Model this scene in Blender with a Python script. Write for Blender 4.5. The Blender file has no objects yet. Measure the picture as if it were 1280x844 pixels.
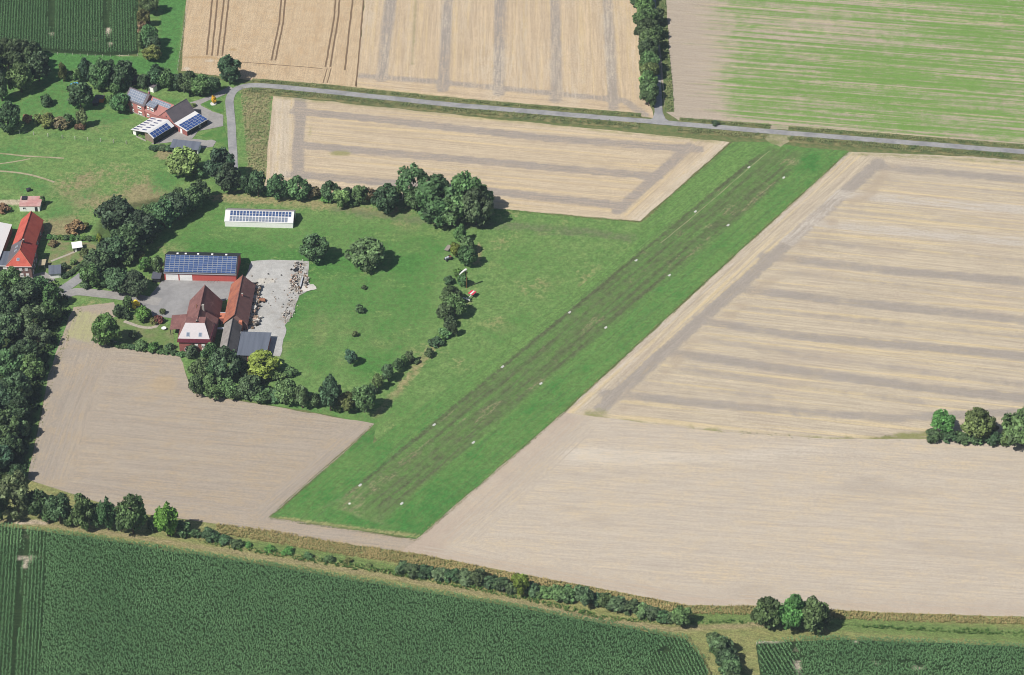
import bpy, math, random
import numpy as np
from mathutils import Vector, Matrix
from mathutils.geometry import delaunay_2d_cdt

# ------------------------------------------------------------------ camera, sky, sun, exposure
SC = bpy.context.scene
COL = SC.collection
FPX, DEP, CAMH = 3200.0, math.radians(37.03), 549.0
CAMY = -CAMH / math.tan(DEP)
cam = bpy.data.cameras.new('camera')
cam.sensor_width = 36.0
cam.lens = FPX / 1280 * 36
cam.clip_start = 1.0
cam.clip_end = 20000.0
camo = bpy.data.objects.new('camera', cam)
camo.location = (0, CAMY, CAMH)
camo.rotation_euler = (math.pi / 2 - DEP, 0, 0)
COL.objects.link(camo)
SC.camera = camo

SUN_EL = math.radians(50)
SUN_AZ = math.atan2(-.80, -.60)          # compass direction of the sun, from +Y towards +X
W = bpy.data.worlds.new('World')
SC.world = W
W.use_nodes = True
nt = W.node_tree
nt.nodes.clear()
wo = nt.nodes.new('ShaderNodeOutputWorld')
bg = nt.nodes.new('ShaderNodeBackground')
sk = nt.nodes.new('ShaderNodeTexSky')
sk.sky_type = 'NISHITA'
sk.sun_disc = False
sk.sun_elevation = SUN_EL
sk.sun_rotation = SUN_AZ
bg.inputs['Strength'].default_value = 0.065
nt.links.new(sk.outputs[0], bg.inputs[0])
nt.links.new(bg.outputs[0], wo.inputs[0])
sl = bpy.data.lights.new('sun', 'SUN')
sl.energy = 4.8
sl.angle = math.radians(.5)
sl.color = (1, .965, .91)
so = bpy.data.objects.new('sun', sl)
sdir = Vector((math.sin(SUN_AZ) * math.cos(SUN_EL), math.cos(SUN_AZ) * math.cos(SUN_EL), math.sin(SUN_EL)))
so.rotation_euler = (-sdir).to_track_quat('-Z', 'Y').to_euler()
so.location = sdir * 500
COL.objects.link(so)
SC.view_settings.view_transform = 'Standard'
SC.view_settings.look = 'None'
SC.view_settings.exposure = 0.25
SC.view_settings.gamma = 1.0
SC.cycles.filter_width = 1.0
SC.cycles.volume_bounces = 0
SC.cycles.max_bounces = 6

HAZE_DENSITY = 4.8e-5

# ------------------------------------------------------------------ helpers
random.seed(7)
RNG = np.random.default_rng(7)


def G(px, py, z=0.0):
    """ground survey: a point measured in the photograph -> metres on the plane at height z"""
    x = (px - 640) / FPX
    y = -(py - 422) / FPX
    dy = math.cos(DEP) + y * math.sin(DEP)
    dz = -math.sin(DEP) + y * math.cos(DEP)
    t = (z - CAMH) / dz
    return np.array([x * t, CAMY + dy * t])


def GP(pts, z=0.0):
    return np.array([G(*q, z) for q in pts])


def mpp(px, py, z=0.):
    a = G(px, py, z)
    d = (a[1] - CAMY) * math.cos(DEP) - (z - CAMH) * math.sin(DEP)
    return d / FPX


def srgb(r, g, b, k=1.0):
    def f(c):
        c /= 255.0
        return (c / 12.92 if c <= .04045 else ((c + .055) / 1.055) ** 2.4) * k
    return (f(r), f(g), f(b), 1.0)


KA = .74                                    # picture colour -> albedo


def C(r, g, b):
    return srgb(r, g, b, KA)


def tag(o, label=None, cat=None, group=None, kind=None):
    if label:
        o['label'] = label
    if cat:
        o['category'] = cat
    if group:
        o['group'] = group
    if kind:
        o['kind'] = kind
    return o


def empty(name, loc, rz=0.0):
    o = bpy.data.objects.new(name, None)
    o.empty_display_size = .5
    o.location = loc
    o.rotation_euler = (0, 0, rz)
    COL.objects.link(o)
    return o


def mesh(name, V, F, mat=None, parent=None, mats=None, mi=None, smooth=False):
    me = bpy.data.meshes.new(name)
    me.from_pydata([tuple(v) for v in V], [], F)
    for m in (mats or ([mat] if mat else [])):
        me.materials.append(m)
    if mi is not None:
        me.polygons.foreach_set('material_index', mi)
    if smooth:
        me.polygons.foreach_set('use_smooth', [True] * len(me.polygons))
    me.update()
    o = bpy.data.objects.new(name, me)
    COL.objects.link(o)
    if parent:
        o.parent = parent
    return o


def fastmesh(name, V, F, mat, attrs=None):
    """V (n,3), F (m,k) numpy"""
    me = bpy.data.meshes.new(name)
    n, (m, k) = len(V), F.shape
    me.vertices.add(n)
    me.vertices.foreach_set('co', V.astype(np.float32).ravel())
    me.loops.add(m * k)
    me.loops.foreach_set('vertex_index', F.astype(np.int32).ravel())
    me.polygons.add(m)
    me.polygons.foreach_set('loop_start', np.arange(0, m * k, k, dtype=np.int32))
    me.polygons.foreach_set('loop_total', np.full(m, k, dtype=np.int32))
    me.materials.append(mat)
    me.update(calc_edges=True)
    for an, arr in (attrs or {}).items():
        if arr.ndim == 2 and arr.shape[1] == 4:
            a = me.attributes.new(an, 'FLOAT_COLOR', 'POINT')
            a.data.foreach_set('color', arr.astype(np.float32).ravel())
        elif arr.ndim == 2 and arr.shape[1] == 2:
            a = me.attributes.new(an, 'FLOAT2', 'POINT')
            a.data.foreach_set('vector', arr.astype(np.float32).ravel())
        else:
            a = me.attributes.new(an, 'FLOAT', 'POINT')
            a.data.foreach_set('value', arr.astype(np.float32).ravel())
    o = bpy.data.objects.new(name, me)
    COL.objects.link(o)
    return o


def copyob(o, parent=None, loc=None, rot=None, scale=None):
    c = o.copy()
    COL.objects.link(c)
    if parent is not None:
        c.parent = parent
    if loc is not None:
        c.location = loc
    if rot is not None:
        c.rotation_euler = rot
    if scale is not None:
        c.scale = scale
    return c


def sstep(a, b, x):
    t = np.clip((x - a) / (b - a), 0, 1)
    return t * t * (3 - 2 * t)


_lat = RNG.random((256, 256))


def vnoise(P, s):
    """value noise, s = feature size in metres"""
    q = P / s + 512.37
    i = np.floor(q).astype(int)
    f = q - i
    f = f * f * (3 - 2 * f)
    a = _lat[i[:, 0] % 256, i[:, 1] % 256]
    b = _lat[(i[:, 0] + 1) % 256, i[:, 1] % 256]
    c = _lat[i[:, 0] % 256, (i[:, 1] + 1) % 256]
    d = _lat[(i[:, 0] + 1) % 256, (i[:, 1] + 1) % 256]
    return (a * (1 - f[:, 0]) + b * f[:, 0]) * (1 - f[:, 1]) + (c * (1 - f[:, 0]) + d * f[:, 0]) * f[:, 1]


def fbm(P, s):
    return (vnoise(P, s) + .5 * vnoise(P + 31.7, s / 2.1) + .25 * vnoise(P + 77.1, s / 4.3)) / 1.75


def dline(P, L):
    """distance in metres from points P to polyline L"""
    best = np.full(len(P), 1e9)
    for a, b in zip(L[:-1], L[1:]):
        d = b - a
        t = np.clip(((P - a) @ d) / (d @ d), 0, 1)
        q = P - (a + t[:, None] * d)
        best = np.minimum(best, np.hypot(q[:, 0], q[:, 1]))
    return best


def inside(P, poly):
    x, y = P[:, 0], P[:, 1]
    r = np.zeros(len(P), bool)
    n = len(poly)
    for i in range(n):
        (x1, y1), (x2, y2) = poly[i], poly[(i + 1) % n]
        if y1 == y2:
            continue
        c = ((y1 > y) != (y2 > y)) & (x < (x2 - x1) * (y - y1) / (y2 - y1) + x1)
        r ^= c
    return r


def band(P, pts, width, soft=.8, px=True):
    L = GP(pts) if px else np.array(pts)
    d = dline(P, L)
    return 1 - sstep(width / 2 - soft / 2, width / 2 + soft / 2, d)


def area(P, pts, soft=1.5):
    poly = GP(pts)
    d = dline(P, np.vstack([poly, poly[:1]]))
    s = np.where(inside(P, poly), d, -d)
    return sstep(-soft / 2, soft / 2, s)


def blob(P, cx, cy, rx, ry):
    """soft round patch, radii in photo pixels"""
    c = G(cx, cy)
    m = mpp(cx, cy)
    q = (P - c) / np.array([rx * m, ry * m / .602])
    return 1 - sstep(.4, 1.0, np.hypot(q[:, 0], q[:, 1]))


# ------------------------------------------------------------------ materials
class NB:
    def __init__(s, name):
        s.m = bpy.data.materials.new(name)
        s.m.use_nodes = True
        s.t = s.m.node_tree
        s.b = s.t.nodes['Principled BSDF']
        s.b.inputs['Roughness'].default_value = .85
        s.b.inputs['Specular IOR Level'].default_value = .25

    def n(s, t, **kw):
        x = s.t.nodes.new(t)
        for k, v in kw.items():
            setattr(x, k, v)
        return x

    def l(s, a, b):
        s.t.links.new(a, b)

    def set(s, sock, v):
        if isinstance(v, (int, float, tuple)):
            sock.default_value = v
        else:
            s.l(v, sock)

    def math(s, op, a, b=0.0, c=None):
        x = s.n('ShaderNodeMath', operation=op)
        s.set(x.inputs[0], a)
        s.set(x.inputs[1], b)
        if c is not None:
            s.set(x.inputs[2], c)
        return x.outputs[0]

    def ss(s, v, a, b, lo=0.0, hi=1.0):
        x = s.n('ShaderNodeMapRange', interpolation_type='SMOOTHSTEP')
        s.set(x.inputs[0], v)
        x.inputs[1].default_value = a
        x.inputs[2].default_value = b
        x.inputs[3].default_value = lo
        x.inputs[4].default_value = hi
        return x.outputs[0]

    def mix(s, f, a, b, mode='MIX'):
        x = s.n('ShaderNodeMix', data_type='RGBA', blend_type=mode)
        s.set(x.inputs[0], f)
        s.set(x.inputs[6], a)
        s.set(x.inputs[7], b)
        return x.outputs[2]

    def noise(s, vec, scale, detail=2.0, rough=.55):
        x = s.n('ShaderNodeTexNoise')
        if vec is not None:
            s.l(vec, x.inputs['Vector'])
        x.inputs['Scale'].default_value = scale
        x.inputs['Detail'].default_value = detail
        x.inputs['Roughness'].default_value = rough
        return x.outputs['Fac']

    def pos(s):
        return s.n('ShaderNodeTexCoord').outputs['Object']

    def mapv(s, vec, sc):
        x = s.n('ShaderNodeMapping')
        s.l(vec, x.inputs['Vector'])
        x.inputs['Scale'].default_value = sc
        return x.outputs[0]


def ground_mat(name, base, base2, cols, brk, streak=(.02, .9), streak_amt=.6, grain=.35, gscale=1.6, patch=None, patch_scale=.03, sbrk=(0, 0, 0, 0), lines=None, mot=.22, mott=.0):
    """field surface: base/base2 along row streaks, four masks (broken up by noise), fine grain"""
    b = NB(name)
    p = b.pos()
    at = b.n('ShaderNodeAttribute', attribute_name='mask')
    sep = b.n('ShaderNodeSeparateColor')
    b.l(at.outputs['Color'], sep.inputs[0])
    chan = [sep.outputs[0], sep.outputs[1], sep.outputs[2], at.outputs['Alpha']]
    row = b.n('ShaderNodeAttribute', attribute_name='row').outputs['Vector']
    st = b.noise(b.mapv(row, (streak[0], streak[1], 1)), 1.0, 3.0, .65)
    st2 = b.noise(b.mapv(row, (streak[0] * 6, streak[1] * 2.3, 1)), 1.0, 2.0, .6)
    fine = b.noise(p, gscale, 4.0, .75)
    mid = b.noise(p, mot, 5.0, .68)
    f = b.math('ADD', b.math('MULTIPLY', b.ss(st, .36, .64), streak_amt), b.math('MULTIPLY', b.ss(mid, .36, .64), 1 - streak_amt))
    c = b.mix(f, base, base2)
    if patch:
        c = b.mix(b.ss(b.noise(p, patch_scale, 3.0, .6), .45, .7), c, patch)
    if lines:
        st4 = b.noise(b.mapv(row, (streak[0] * 1.2, lines[1] * 2.6, 3.3)), 1.0, 3.0, .7)
        c = b.mix(b.math('MULTIPLY', b.ss(st4, .47, .6), lines[2] * .7), c, lines[3] if len(lines) > 3 else base2)
        st3 = b.noise(b.mapv(row, (streak[0] * .8, lines[1], 1)), 1.0, 2.0, .6)
        c = b.mix(b.math('MULTIPLY', b.ss(st3, .5, .66), lines[2]), c, lines[0])
    br = b.math('ADD', b.math('MULTIPLY', b.math('SUBTRACT', fine, .5), .9), b.math('MULTIPLY', b.math('SUBTRACT', st2, .5), 1.0))
    br = b.math('ADD', br, b.math('MULTIPLY', b.math('SUBTRACT', mid, .5), .9))
    sc0 = b.math('SUBTRACT', st, .5)
    for ch, cc, k, sk in zip(chan, cols, brk, sbrk):
        if cc is None:
            continue
        v = b.math('ADD', ch, b.math('MULTIPLY', br, k))
        if sk:
            v = b.math('ADD', v, b.math('MULTIPLY', sc0, sk))
        c = b.mix(b.math('MULTIPLY', b.ss(v, .12, .88), b.ss(ch, 0.0, .15)), c, cc)
    g = b.math('ADD', b.math('MULTIPLY', fine, .55), b.math('MULTIPLY', st2, .45))
    gv = b.ss(g, .36, .64, 1 - grain, 1 + grain)
    speck = b.noise(p, 2.6, 1.0, .5)
    gv = b.math('MULTIPLY', gv, b.ss(speck, .3, .7, 1 - grain * .8, 1 + grain * .8))
    if mott:
        m2 = b.noise(p, .5, 4.0, .7)
        gv = b.math('MULTIPLY', gv, b.ss(m2, .36, .64, 1 - mott, 1 + mott))
    hs = b.n('ShaderNodeHueSaturation')
    b.l(c, hs.inputs['Color'])
    b.l(gv, hs.inputs['Value'])
    b.l(hs.outputs[0], b.b.inputs['Base Color'])
    b.b.inputs['Roughness'].default_value = .95
    b.b.inputs['Specular IOR Level'].default_value = .1
    return b.m


def simple(name, col, rough=.7, var=.18, scale=1.5, col2=None, metal=0.0, spec=.3, stretch=None):
    b = NB(name)
    p = b.pos()
    if stretch:
        p = b.mapv(p, stretch)
    n1 = b.noise(p, scale, 4.0, .7)
    n2 = b.noise(p, scale * .21, 2.0, .5)
    c = col
    if col2:
        c = b.mix(b.ss(n2, .35, .7), col, col2)
    hs = b.n('ShaderNodeHueSaturation')
    b.set(hs.inputs['Color'], c)
    b.l(b.ss(n1, .25, .75, 1 - var, 1 + var), hs.inputs['Value'])
    b.l(hs.outputs[0], b.b.inputs['Base Color'])
    b.b.inputs['Roughness'].default_value = rough
    b.b.inputs['Metallic'].default_value = metal
    b.b.inputs['Specular IOR Level'].default_value = spec
    return b.m


def tile_mat(name, col, col2, col3=None, var=.2):
    """roof tiles: courses as relief, weathering patches"""
    b = NB(name)
    p = b.pos()
    n1 = b.noise(p, 3.2, 4.0, .75)
    n2 = b.noise(p, .35, 3.0, .65)
    c = b.mix(b.ss(n2, .35, .68), col, col2)
    if col3:
        c = b.mix(b.ss(b.noise(b.mapv(p, (.9, .3, .3)), 1.0, 3.0, .7), .58, .7), c, col3)
    hs = b.n('ShaderNodeHueSaturation')
    b.l(c, hs.inputs['Color'])
    b.l(b.ss(n1, .25, .75, 1 - var, 1 + var), hs.inputs['Value'])
    b.l(hs.outputs[0], b.b.inputs['Base Color'])
    w = b.n('ShaderNodeTexWave', wave_type='BANDS', bands_direction='Z', wave_profile='SAW')
    b.l(p, w.inputs['Vector'])
    w.inputs['Scale'].default_value = 1.1
    bp = b.n('ShaderNodeBump')
    bp.inputs['Strength'].default_value = .35
    bp.inputs['Distance'].default_value = .05
    b.l(w.outputs['Fac'], bp.inputs['Height'])
    b.l(bp.outputs[0], b.b.inputs['Normal'])
    return b.m


def leaf_mat(name='foliage'):
    b = NB(name)
    oi = b.n('ShaderNodeObjectInfo')
    at = b.n('ShaderNodeAttribute', attribute_name='tint')
    hs = b.n('ShaderNodeHueSaturation')
    b.l(oi.outputs['Color'], hs.inputs['Color'])
    b.l(at.outputs['Fac'], hs.inputs['Value'])
    hv = b.math('ADD', .488, b.math('MULTIPLY', oi.outputs['Random'], .024))
    b.l(hv, hs.inputs['Hue'])
    b.l(hs.outputs[0], b.b.inputs['Base Color'])
    b.b.inputs['Roughness'].default_value = .6
    b.b.inputs['Specular IOR Level'].default_value = .3
    tr = b.n('ShaderNodeBsdfTranslucent')
    b.l(hs.outputs[0], tr.inputs['Color'])
    mx = b.n('ShaderNodeMixShader')
    mx.inputs[0].default_value = .22
    b.l(b.b.outputs[0], mx.inputs[1])
    b.l(tr.outputs[0], mx.inputs[2])
    b.l(mx.outputs[0], b.t.nodes['Material Output'].inputs[0])
    return b.m


def tint_mat(name, c1, c2, rough=.7):
    """blades of grass and crops: colour by the blade's own tint (0..1)"""
    b = NB(name)
    at = b.n('ShaderNodeAttribute', attribute_name='tint')
    c = b.mix(at.outputs['Fac'], c1, c2)
    b.l(c, b.b.inputs['Base Color'])
    b.b.inputs['Roughness'].default_value = rough
    b.b.inputs['Specular IOR Level'].default_value = .2
    return b.m


# ------------------------------------------------------------------ ground sheets
def resample(poly, step, jit, closed=True):
    out = []
    n = len(poly)
    for i in range(n if closed else n - 1):
        a, b = poly[i], poly[(i + 1) % n]
        d = b - a
        L = math.hypot(*d)
        k = max(1, int(L / step))
        nr = np.array([-d[1], d[0]]) / max(L, 1e-6)
        for j in range(k):
            q = a + d * j / k
            o = (vnoise(np.array([q]), 7.0)[0] - .5) * 2 * jit + (vnoise(np.array([q]), 2.3)[0] - .5) * jit if j else 0
            out.append(q + nr * o)
    if not closed:
        out.append(poly[-1])
    return np.array(out)


def sheet(name, pts, z, mat, res=1.5, rowdir=None, maskf=None, jit=.35, px=True, edge=2.0, head=()):
    poly = GP(pts) if px else np.array(pts, float)
    poly = resample(poly, edge, jit)
    lo, hi = poly.min(0), poly.max(0)
    gx, gy = np.meshgrid(np.arange(lo[0], hi[0], res), np.arange(lo[1], hi[1], res))
    pin = np.stack([gx.ravel(), gy.ravel()], 1)
    pin += (RNG.random(pin.shape) - .5) * res * .25
    pin = pin[inside(pin, poly)]
    if len(pin):
        pin = pin[dline(pin, np.vstack([poly, poly[:1]])) > res * .45]
    allp = np.vstack([poly, pin]) if len(pin) else poly
    n = len(poly)
    r = delaunay_2d_cdt([Vector(q) for q in allp], [(i, (i + 1) % n) for i in range(n)], [], 1, 1e-5)
    P = np.array([(v.x, v.y) for v in r[0]])
    F = np.array([f for f in r[2] if len(f) == 3])
    a, b_, c = P[F[:, 0]], P[F[:, 1]], P[F[:, 2]]
    cr = (b_[:, 0] - a[:, 0]) * (c[:, 1] - a[:, 1]) - (b_[:, 1] - a[:, 1]) * (c[:, 0] - a[:, 0])
    F[cr < 0] = F[cr < 0][:, ::-1]
    at = {}
    if rowdir is not None:
        A, B = GP(rowdir) if px else np.array(rowdir, float)
        d = (B - A) / np.hypot(*(B - A))
        at['row'] = np.stack([(P - A) @ d, (P - A) @ np.array([-d[1], d[0]])], 1)
        for hp, hl in head:
            A2, B2 = GP(hl)
            e = (B2 - A2) / np.hypot(*(B2 - A2))
            k = inside(P, GP(hp))
            at['row'][k] = np.stack([(P - A2) @ e + 900, (P - A2) @ np.array([-e[1], e[0]])], 1)[k]
    if maskf is not None:
        m = np.zeros((len(P), 4))
        for i, v in enumerate(maskf(P)):
            if v is not None:
                m[:, i] = np.clip(v, 0, 1)
        at['mask'] = m
    V = np.column_stack([P, np.full(len(P), z)])
    o = fastmesh(name, V, F, mat, at)
    o['kind'] = 'structure'
    return o


# far ground: one sheet to the horizon, a patchwork of distant fields
b = NB('countryside')
p_ = b.pos()
vo = b.n('ShaderNodeTexVoronoi')
b.l(b.mapv(p_, (.004, .006, 1)), vo.inputs['Vector'])
vo.inputs['Scale'].default_value = 1.0
sepc = b.n('ShaderNodeSeparateColor')
b.l(vo.outputs['Color'], sepc.inputs[0])
cc = b.mix(b.ss(sepc.outputs[0], .3, .35), C(92, 112, 62), C(196, 178, 150))
cc = b.mix(b.ss(sepc.outputs[1], .62, .66), cc, C(70, 96, 58))
near = b.n('ShaderNodeVectorMath', operation='LENGTH')
b.l(p_, near.inputs[0])
gcol = b.mix(b.ss(b.noise(p_, .5, 4.0, .7), .3, .7), C(92, 112, 62), C(128, 128, 84))
cc = b.mix(b.ss(near.outputs['Value'], 420, 460), gcol, cc)
b.l(cc, b.b.inputs['Base Color'])
gr = mesh('ground', [(-6000, -6000, 0), (6000, -6000, 0), (6000, 7000, 0), (-6000, 7000, 0)], [(0, 1, 2, 3)], b.m)
gr['kind'] = 'structure'

STRAW, STRAW2 = C(207, 191, 165), C(193, 179, 157)
SOIL, SOILP = C(166, 153, 141), C(198, 187, 172)
GREEN, GREENL, GREEND = C(84, 118, 62), C(104, 134, 72), C(56, 96, 56)

# --- right stubble field
TR = [((1099, 203), (930, 352), (752, 510))]
BANDS = [([(1100, 209), (1290, 226), (1500, 243)], 5.2), ([(955, 320), (1120, 339), (1290, 353), (1500, 371)], 5.2),
         ([(928, 362), (1100, 382), (1290, 401), (1500, 422)], 5.2), ([(880, 402), (1000, 420), (1290, 447), (1500, 468)], 4.8),
         ([(830, 440), (1000, 464), (1150, 485), (1290, 499), (1500, 515)], 5.2),
         ([(755, 492), (900, 506), (1010, 516), (1122, 523), (1200, 519), (1290, 516), (1500, 520)], 4.6)]
PALE = [([(1051, 243), (1160, 253), (1290, 264), (1500, 282)], 5.4), ([(1023, 280), (1160, 293), (1290, 304), (1500, 322)], 5.4)]
FAINT = [[(1075, 224), (1290, 243)], [(1030, 262), (1290, 284)], [(985, 300), (1290, 328)], [(980, 340), (1290, 374)],
         [(935, 385), (1290, 423)], [(880, 424), (1000, 444), (1290, 483)], [(845, 458), (1000, 483), (1153, 503)], [(800, 478), (960, 496)]]


def m_right(P):
    n = fbm(P, 14)
    soil = band(P, TR[0], 5.6, 1.0) * .85
    for L, w in BANDS:
        soil = np.maximum(soil, band(P, L, w + .2, 1.7) * (.6 + .4 * n))
    pale = np.zeros(len(P))
    for L, w in PALE:
        pale = np.maximum(pale, band(P, L, w + .6, 2.6) * (.55 + .35 * fbm(P, 30)))
    pale = np.maximum(pale, band(P, [(1051, 243), (1000, 290), (985, 302)], 6, 3.5) * .6)
    faint = np.zeros(len(P))
    for i, L in enumerate(FAINT):
        faint = np.maximum(faint, band(P, L, 4.5, 4.5) * (.25 + .75 * fbm(P + i * 40, 30)))
    edge = band(P, [(1062, 190), (900, 338), (725, 505)], 5, 4) * .7
    turn = band(P, [(1118, 210), (950, 360), (780, 505)], 7, 5) * fbm(P + 50, 5) * .9
    soil = np.maximum(soil, faint * .75)
    weed = band(P, [(735, 519), (900, 539), (1040, 548), (1130, 548)], 1.4, 1.4) * (.1 + .8 * fbm(P, 4)) + area(P, [(1085, 550), (1125, 541), (1170, 538), (1172, 551)], 2) * .8
    weed = np.maximum(weed, band(P, [(1060, 192), (1160, 197), (1300, 206)], 2.6, 2.2) * .5 + blob(P, 745, 517, 22, 9) * fbm(P, 3))
    return soil, np.maximum(pale, edge * .5), weed, turn


M_ST = ground_mat('stubble', STRAW, STRAW2, [C(167, 157, 145), C(198, 187, 172), C(142, 142, 92), C(182, 166, 144)], [1.1, 1.0, 1.2, 1.2], streak=(.012, .4), streak_amt=.75, grain=.13, gscale=1.1, sbrk=(.5, .5, 0, .5), lines=(C(213, 193, 154), .42, .85, C(180, 167, 148)),
                  patch=C(194, 178, 156))
sheet('stubble_field', [(705, 516), (1060, 190), (1290, 199), (1560, 222), (1560, 565), (1290, 558), (1160, 549), (1040, 549), (900, 540), (735, 520)], .06, M_ST, 1.5, [(955, 320), (1280, 353)], m_right, head=[([(1055, 188), (1108, 196), (940, 352), (762, 514), (700, 518)], [(700, 516), (1060, 190)])])

# --- lower right bare field


def m_bare_r(P):
    n = fbm(P, 20)
    pale = blob(P, 760, 571, 150, 16) * .5 * n + band(P, [(720, 568), (900, 575), (980, 565), (1040, 556)], 9, 12) * .45
    edge = band(P, [(705, 520), (620, 600), (525, 676)], 16, 12) * .6 * (.5 + n) + band(P, [(500, 688), (700, 720), (860, 750), (1280, 765)], 8, 8) * .5
    straw = fbm(P * np.array([.25, 1]), 3) * .55
    return sstep(.55, .8, fbm(P * np.array([.3, 1]), 9)) * .5, pale, straw, edge


M_BR = ground_mat('bare_soil_right', C(201, 188, 170), C(192, 179, 162), [C(178, 166, 151), C(212, 201, 185), C(208, 188, 156), C(188, 171, 153)], [.7, .7, .9, .9],
                  streak=(.012, .5), streak_amt=.7, grain=.08, gscale=.9, lines=(C(206, 192, 172), .8, .35, C(184, 171, 157)))
sheet('bare_field', [(514, 677), (698, 515), (735, 516), (900, 536), (1040, 545), (1160, 546), (1290, 555), (1560, 570), (1560, 800), (1290, 772), (1100, 766), (960, 758), (860, 757), (760, 738), (640, 716), (500, 690)], .05, M_BR, 1.8, [(700, 600), (1280, 640)], m_bare_r, head=[([(704, 516), (752, 522), (670, 598), (592, 680), (520, 680)], [(520, 676), (704, 517)]), ([(520, 677), (592, 680), (860, 737), (960, 740), (1300, 756), (1300, 780), (860, 760), (500, 694)], [(520, 690), (860, 755)])])

# --- left bare field and the bare strip round the end of the airstrip


def m_bare_l(P):
    n = fbm(P, 16)
    edge = band(P, [(95, 430), (50, 600)], 13, 8) * .55 + band(P, [(468, 532), (330, 645)], 8, 6) * .5
    straw = fbm(P * np.array([.3, 1]), 4) * .6 + blob(P, 205, 480, 22, 14) * .5
    dry = area(P, [(96, 388), (140, 395), (112, 430), (80, 420)], 3) * (.4 + .6 * fbm(P, 3))
    return edge, sstep(.55, .8, n) * .35, straw, dry


M_BL = ground_mat('bare_soil_left', C(180, 167, 150), C(169, 156, 141), [C(165, 155, 143), C(184, 172, 157), C(182, 163, 136), C(176, 172, 130)], [.8, .8, 1.0, .9],
                  streak=(.012, .5), streak_amt=.7, grain=.09, gscale=.9, lines=(C(187, 173, 152), .8, .4, C(161, 150, 138)))
sheet('bare_field', [(92, 384), (142, 378), (150, 395), (116, 402), (142, 426), (225, 446), (242, 492), (400, 518), (468, 530), (335, 647), (430, 660), (521, 675), (500, 691), (430, 680), (270, 655), (160, 640), (35, 600), (60, 470)], .07, M_BL, 1.5, [(60, 500), (400, 530)], m_bare_l, head=[([(90, 380), (150, 390), (140, 440), (86, 602), (20, 600)], [(44, 600), (110, 420)]), ([(470, 526), (440, 526), (310, 645), (338, 652)], [(335, 647), (468, 530)])])

# --- middle stubble field
HT = [[(368, 139), (460, 148), (680, 173), (872, 187)], [(378, 182), (640, 205), (680, 209), (822, 221)], [(361, 218), (502, 230), (640, 242), (680, 247), (776, 257)]]


def m_mid(P):
    soil = band(P, [(376, 124), (371, 228)], 4.6, 1.0)
    for L in HT:
        soil = np.maximum(soil, band(P, L, 5.0, .9))
    soil = np.maximum(soil, band(P, [(862, 183), (772, 264)], 5, 1.6) * .9)
    pale = area(P, [(342, 122), (367, 124), (362, 222), (336, 222)], 4) * .6 + band(P, [(908, 180), (802, 275)], 9, 6) * .6
    weed = blob(P, 425, 192, 22, 5) * .75 + blob(P, 388, 165, 4, 12) * .5 + band(P, [(340, 121), (600, 148), (900, 178)], 2.5, 3) * .55
    return soil, pale, weed, fbm(P * np.array([.2, 1]), 4) * .5


M_SM = ground_mat('stubble_middle', C(212, 193, 164), C(196, 178, 152), [C(168, 157, 145), C(210, 196, 174), C(150, 148, 96), C(184, 166, 142)], [.55, 1.0, 1.1, 1.0], streak=(.012, .5), streak_amt=.8, grain=.13, gscale=1.1, sbrk=(.2, .4, 0, .6), lines=(C(216, 193, 152), .45, .8, C(186, 168, 142)))
sheet('stubble_field', [(341, 120), (600, 147), (912, 178), (800, 277), (720, 270), (618, 261), (500, 250), (400, 245), (330, 240), (334, 200)], .08, M_SM, 1.4, [(378, 182), (640, 205)], m_mid, head=[([(338, 116), (368, 122), (364, 232), (328, 240)], [(336, 230), (342, 120)]), ([(870, 172), (915, 176), (802, 280), (776, 270)], [(802, 277), (908, 180)])])

# --- standing wheat and upper stubble


def m_wheat(P):
    return (band(P, [(228, 72), (262, 72), (300, 78)], 2.0, 1.5) * .7 + blob(P, 291, 62, 8, 3) * .8, blob(P, 262, 76, 8, 3) * .9 + blob(P, 234, 86, 6, 4),
            band(P, [(430, 110), (300, 100)], 3, 3) * .5, fbm(P * np.array([1, .25]), 3) * .5)


M_WH = ground_mat('wheat', C(207, 184, 151), C(196, 172, 140), [C(184, 156, 114), C(208, 198, 180), C(160, 152, 104), C(186, 156, 118)], [.8, .8, 1.0, .9], streak=(.02, .8), streak_amt=.7, grain=.17, gscale=1.3)
sheet('wheat_field', [(226, 89), (244, -130), (463, -130), (455, 0), (445, 112), (380, 109), (300, 99)], .09, M_WH, 1.5, [(340, 70), (355, 0)], m_wheat)
VT = [[(498, -120), (488, 0), (477, 99)], [(567, -120), (560, 0), (553, 112)], [(628, -120), (626, 0), (624, 117)], [(693, -120), (694, 0), (695, 126)], [(752, -120), (760, 0), (767, 135)]]


def m_up(P):
    soil = np.zeros(len(P))
    for i, L in enumerate(VT):
        soil = np.maximum(soil, band(P, L, 5.0, 1.2) * (.95 if i < 3 else .8))
    soil = np.maximum(soil, band(P, [(452, 95), (540, 102), (690, 117), (780, 126), (806, 144)], 4.2, 1.6) * .8)
    soil = np.maximum(soil, band(P, [(660, -100), (655, 100)], 3, 3) * .4)
    weed = band(P, [(520, 0), (516, 80)], 1.2, 1.2) * .6 + band(P, [(446, 110), (600, 126), (812, 148)], 2, 2) * .5
    return soil, fbm(P * np.array([1, .15]), 6) * .55, weed, fbm(P * np.array([1, .15]) + 90, 4) * .5


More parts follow.
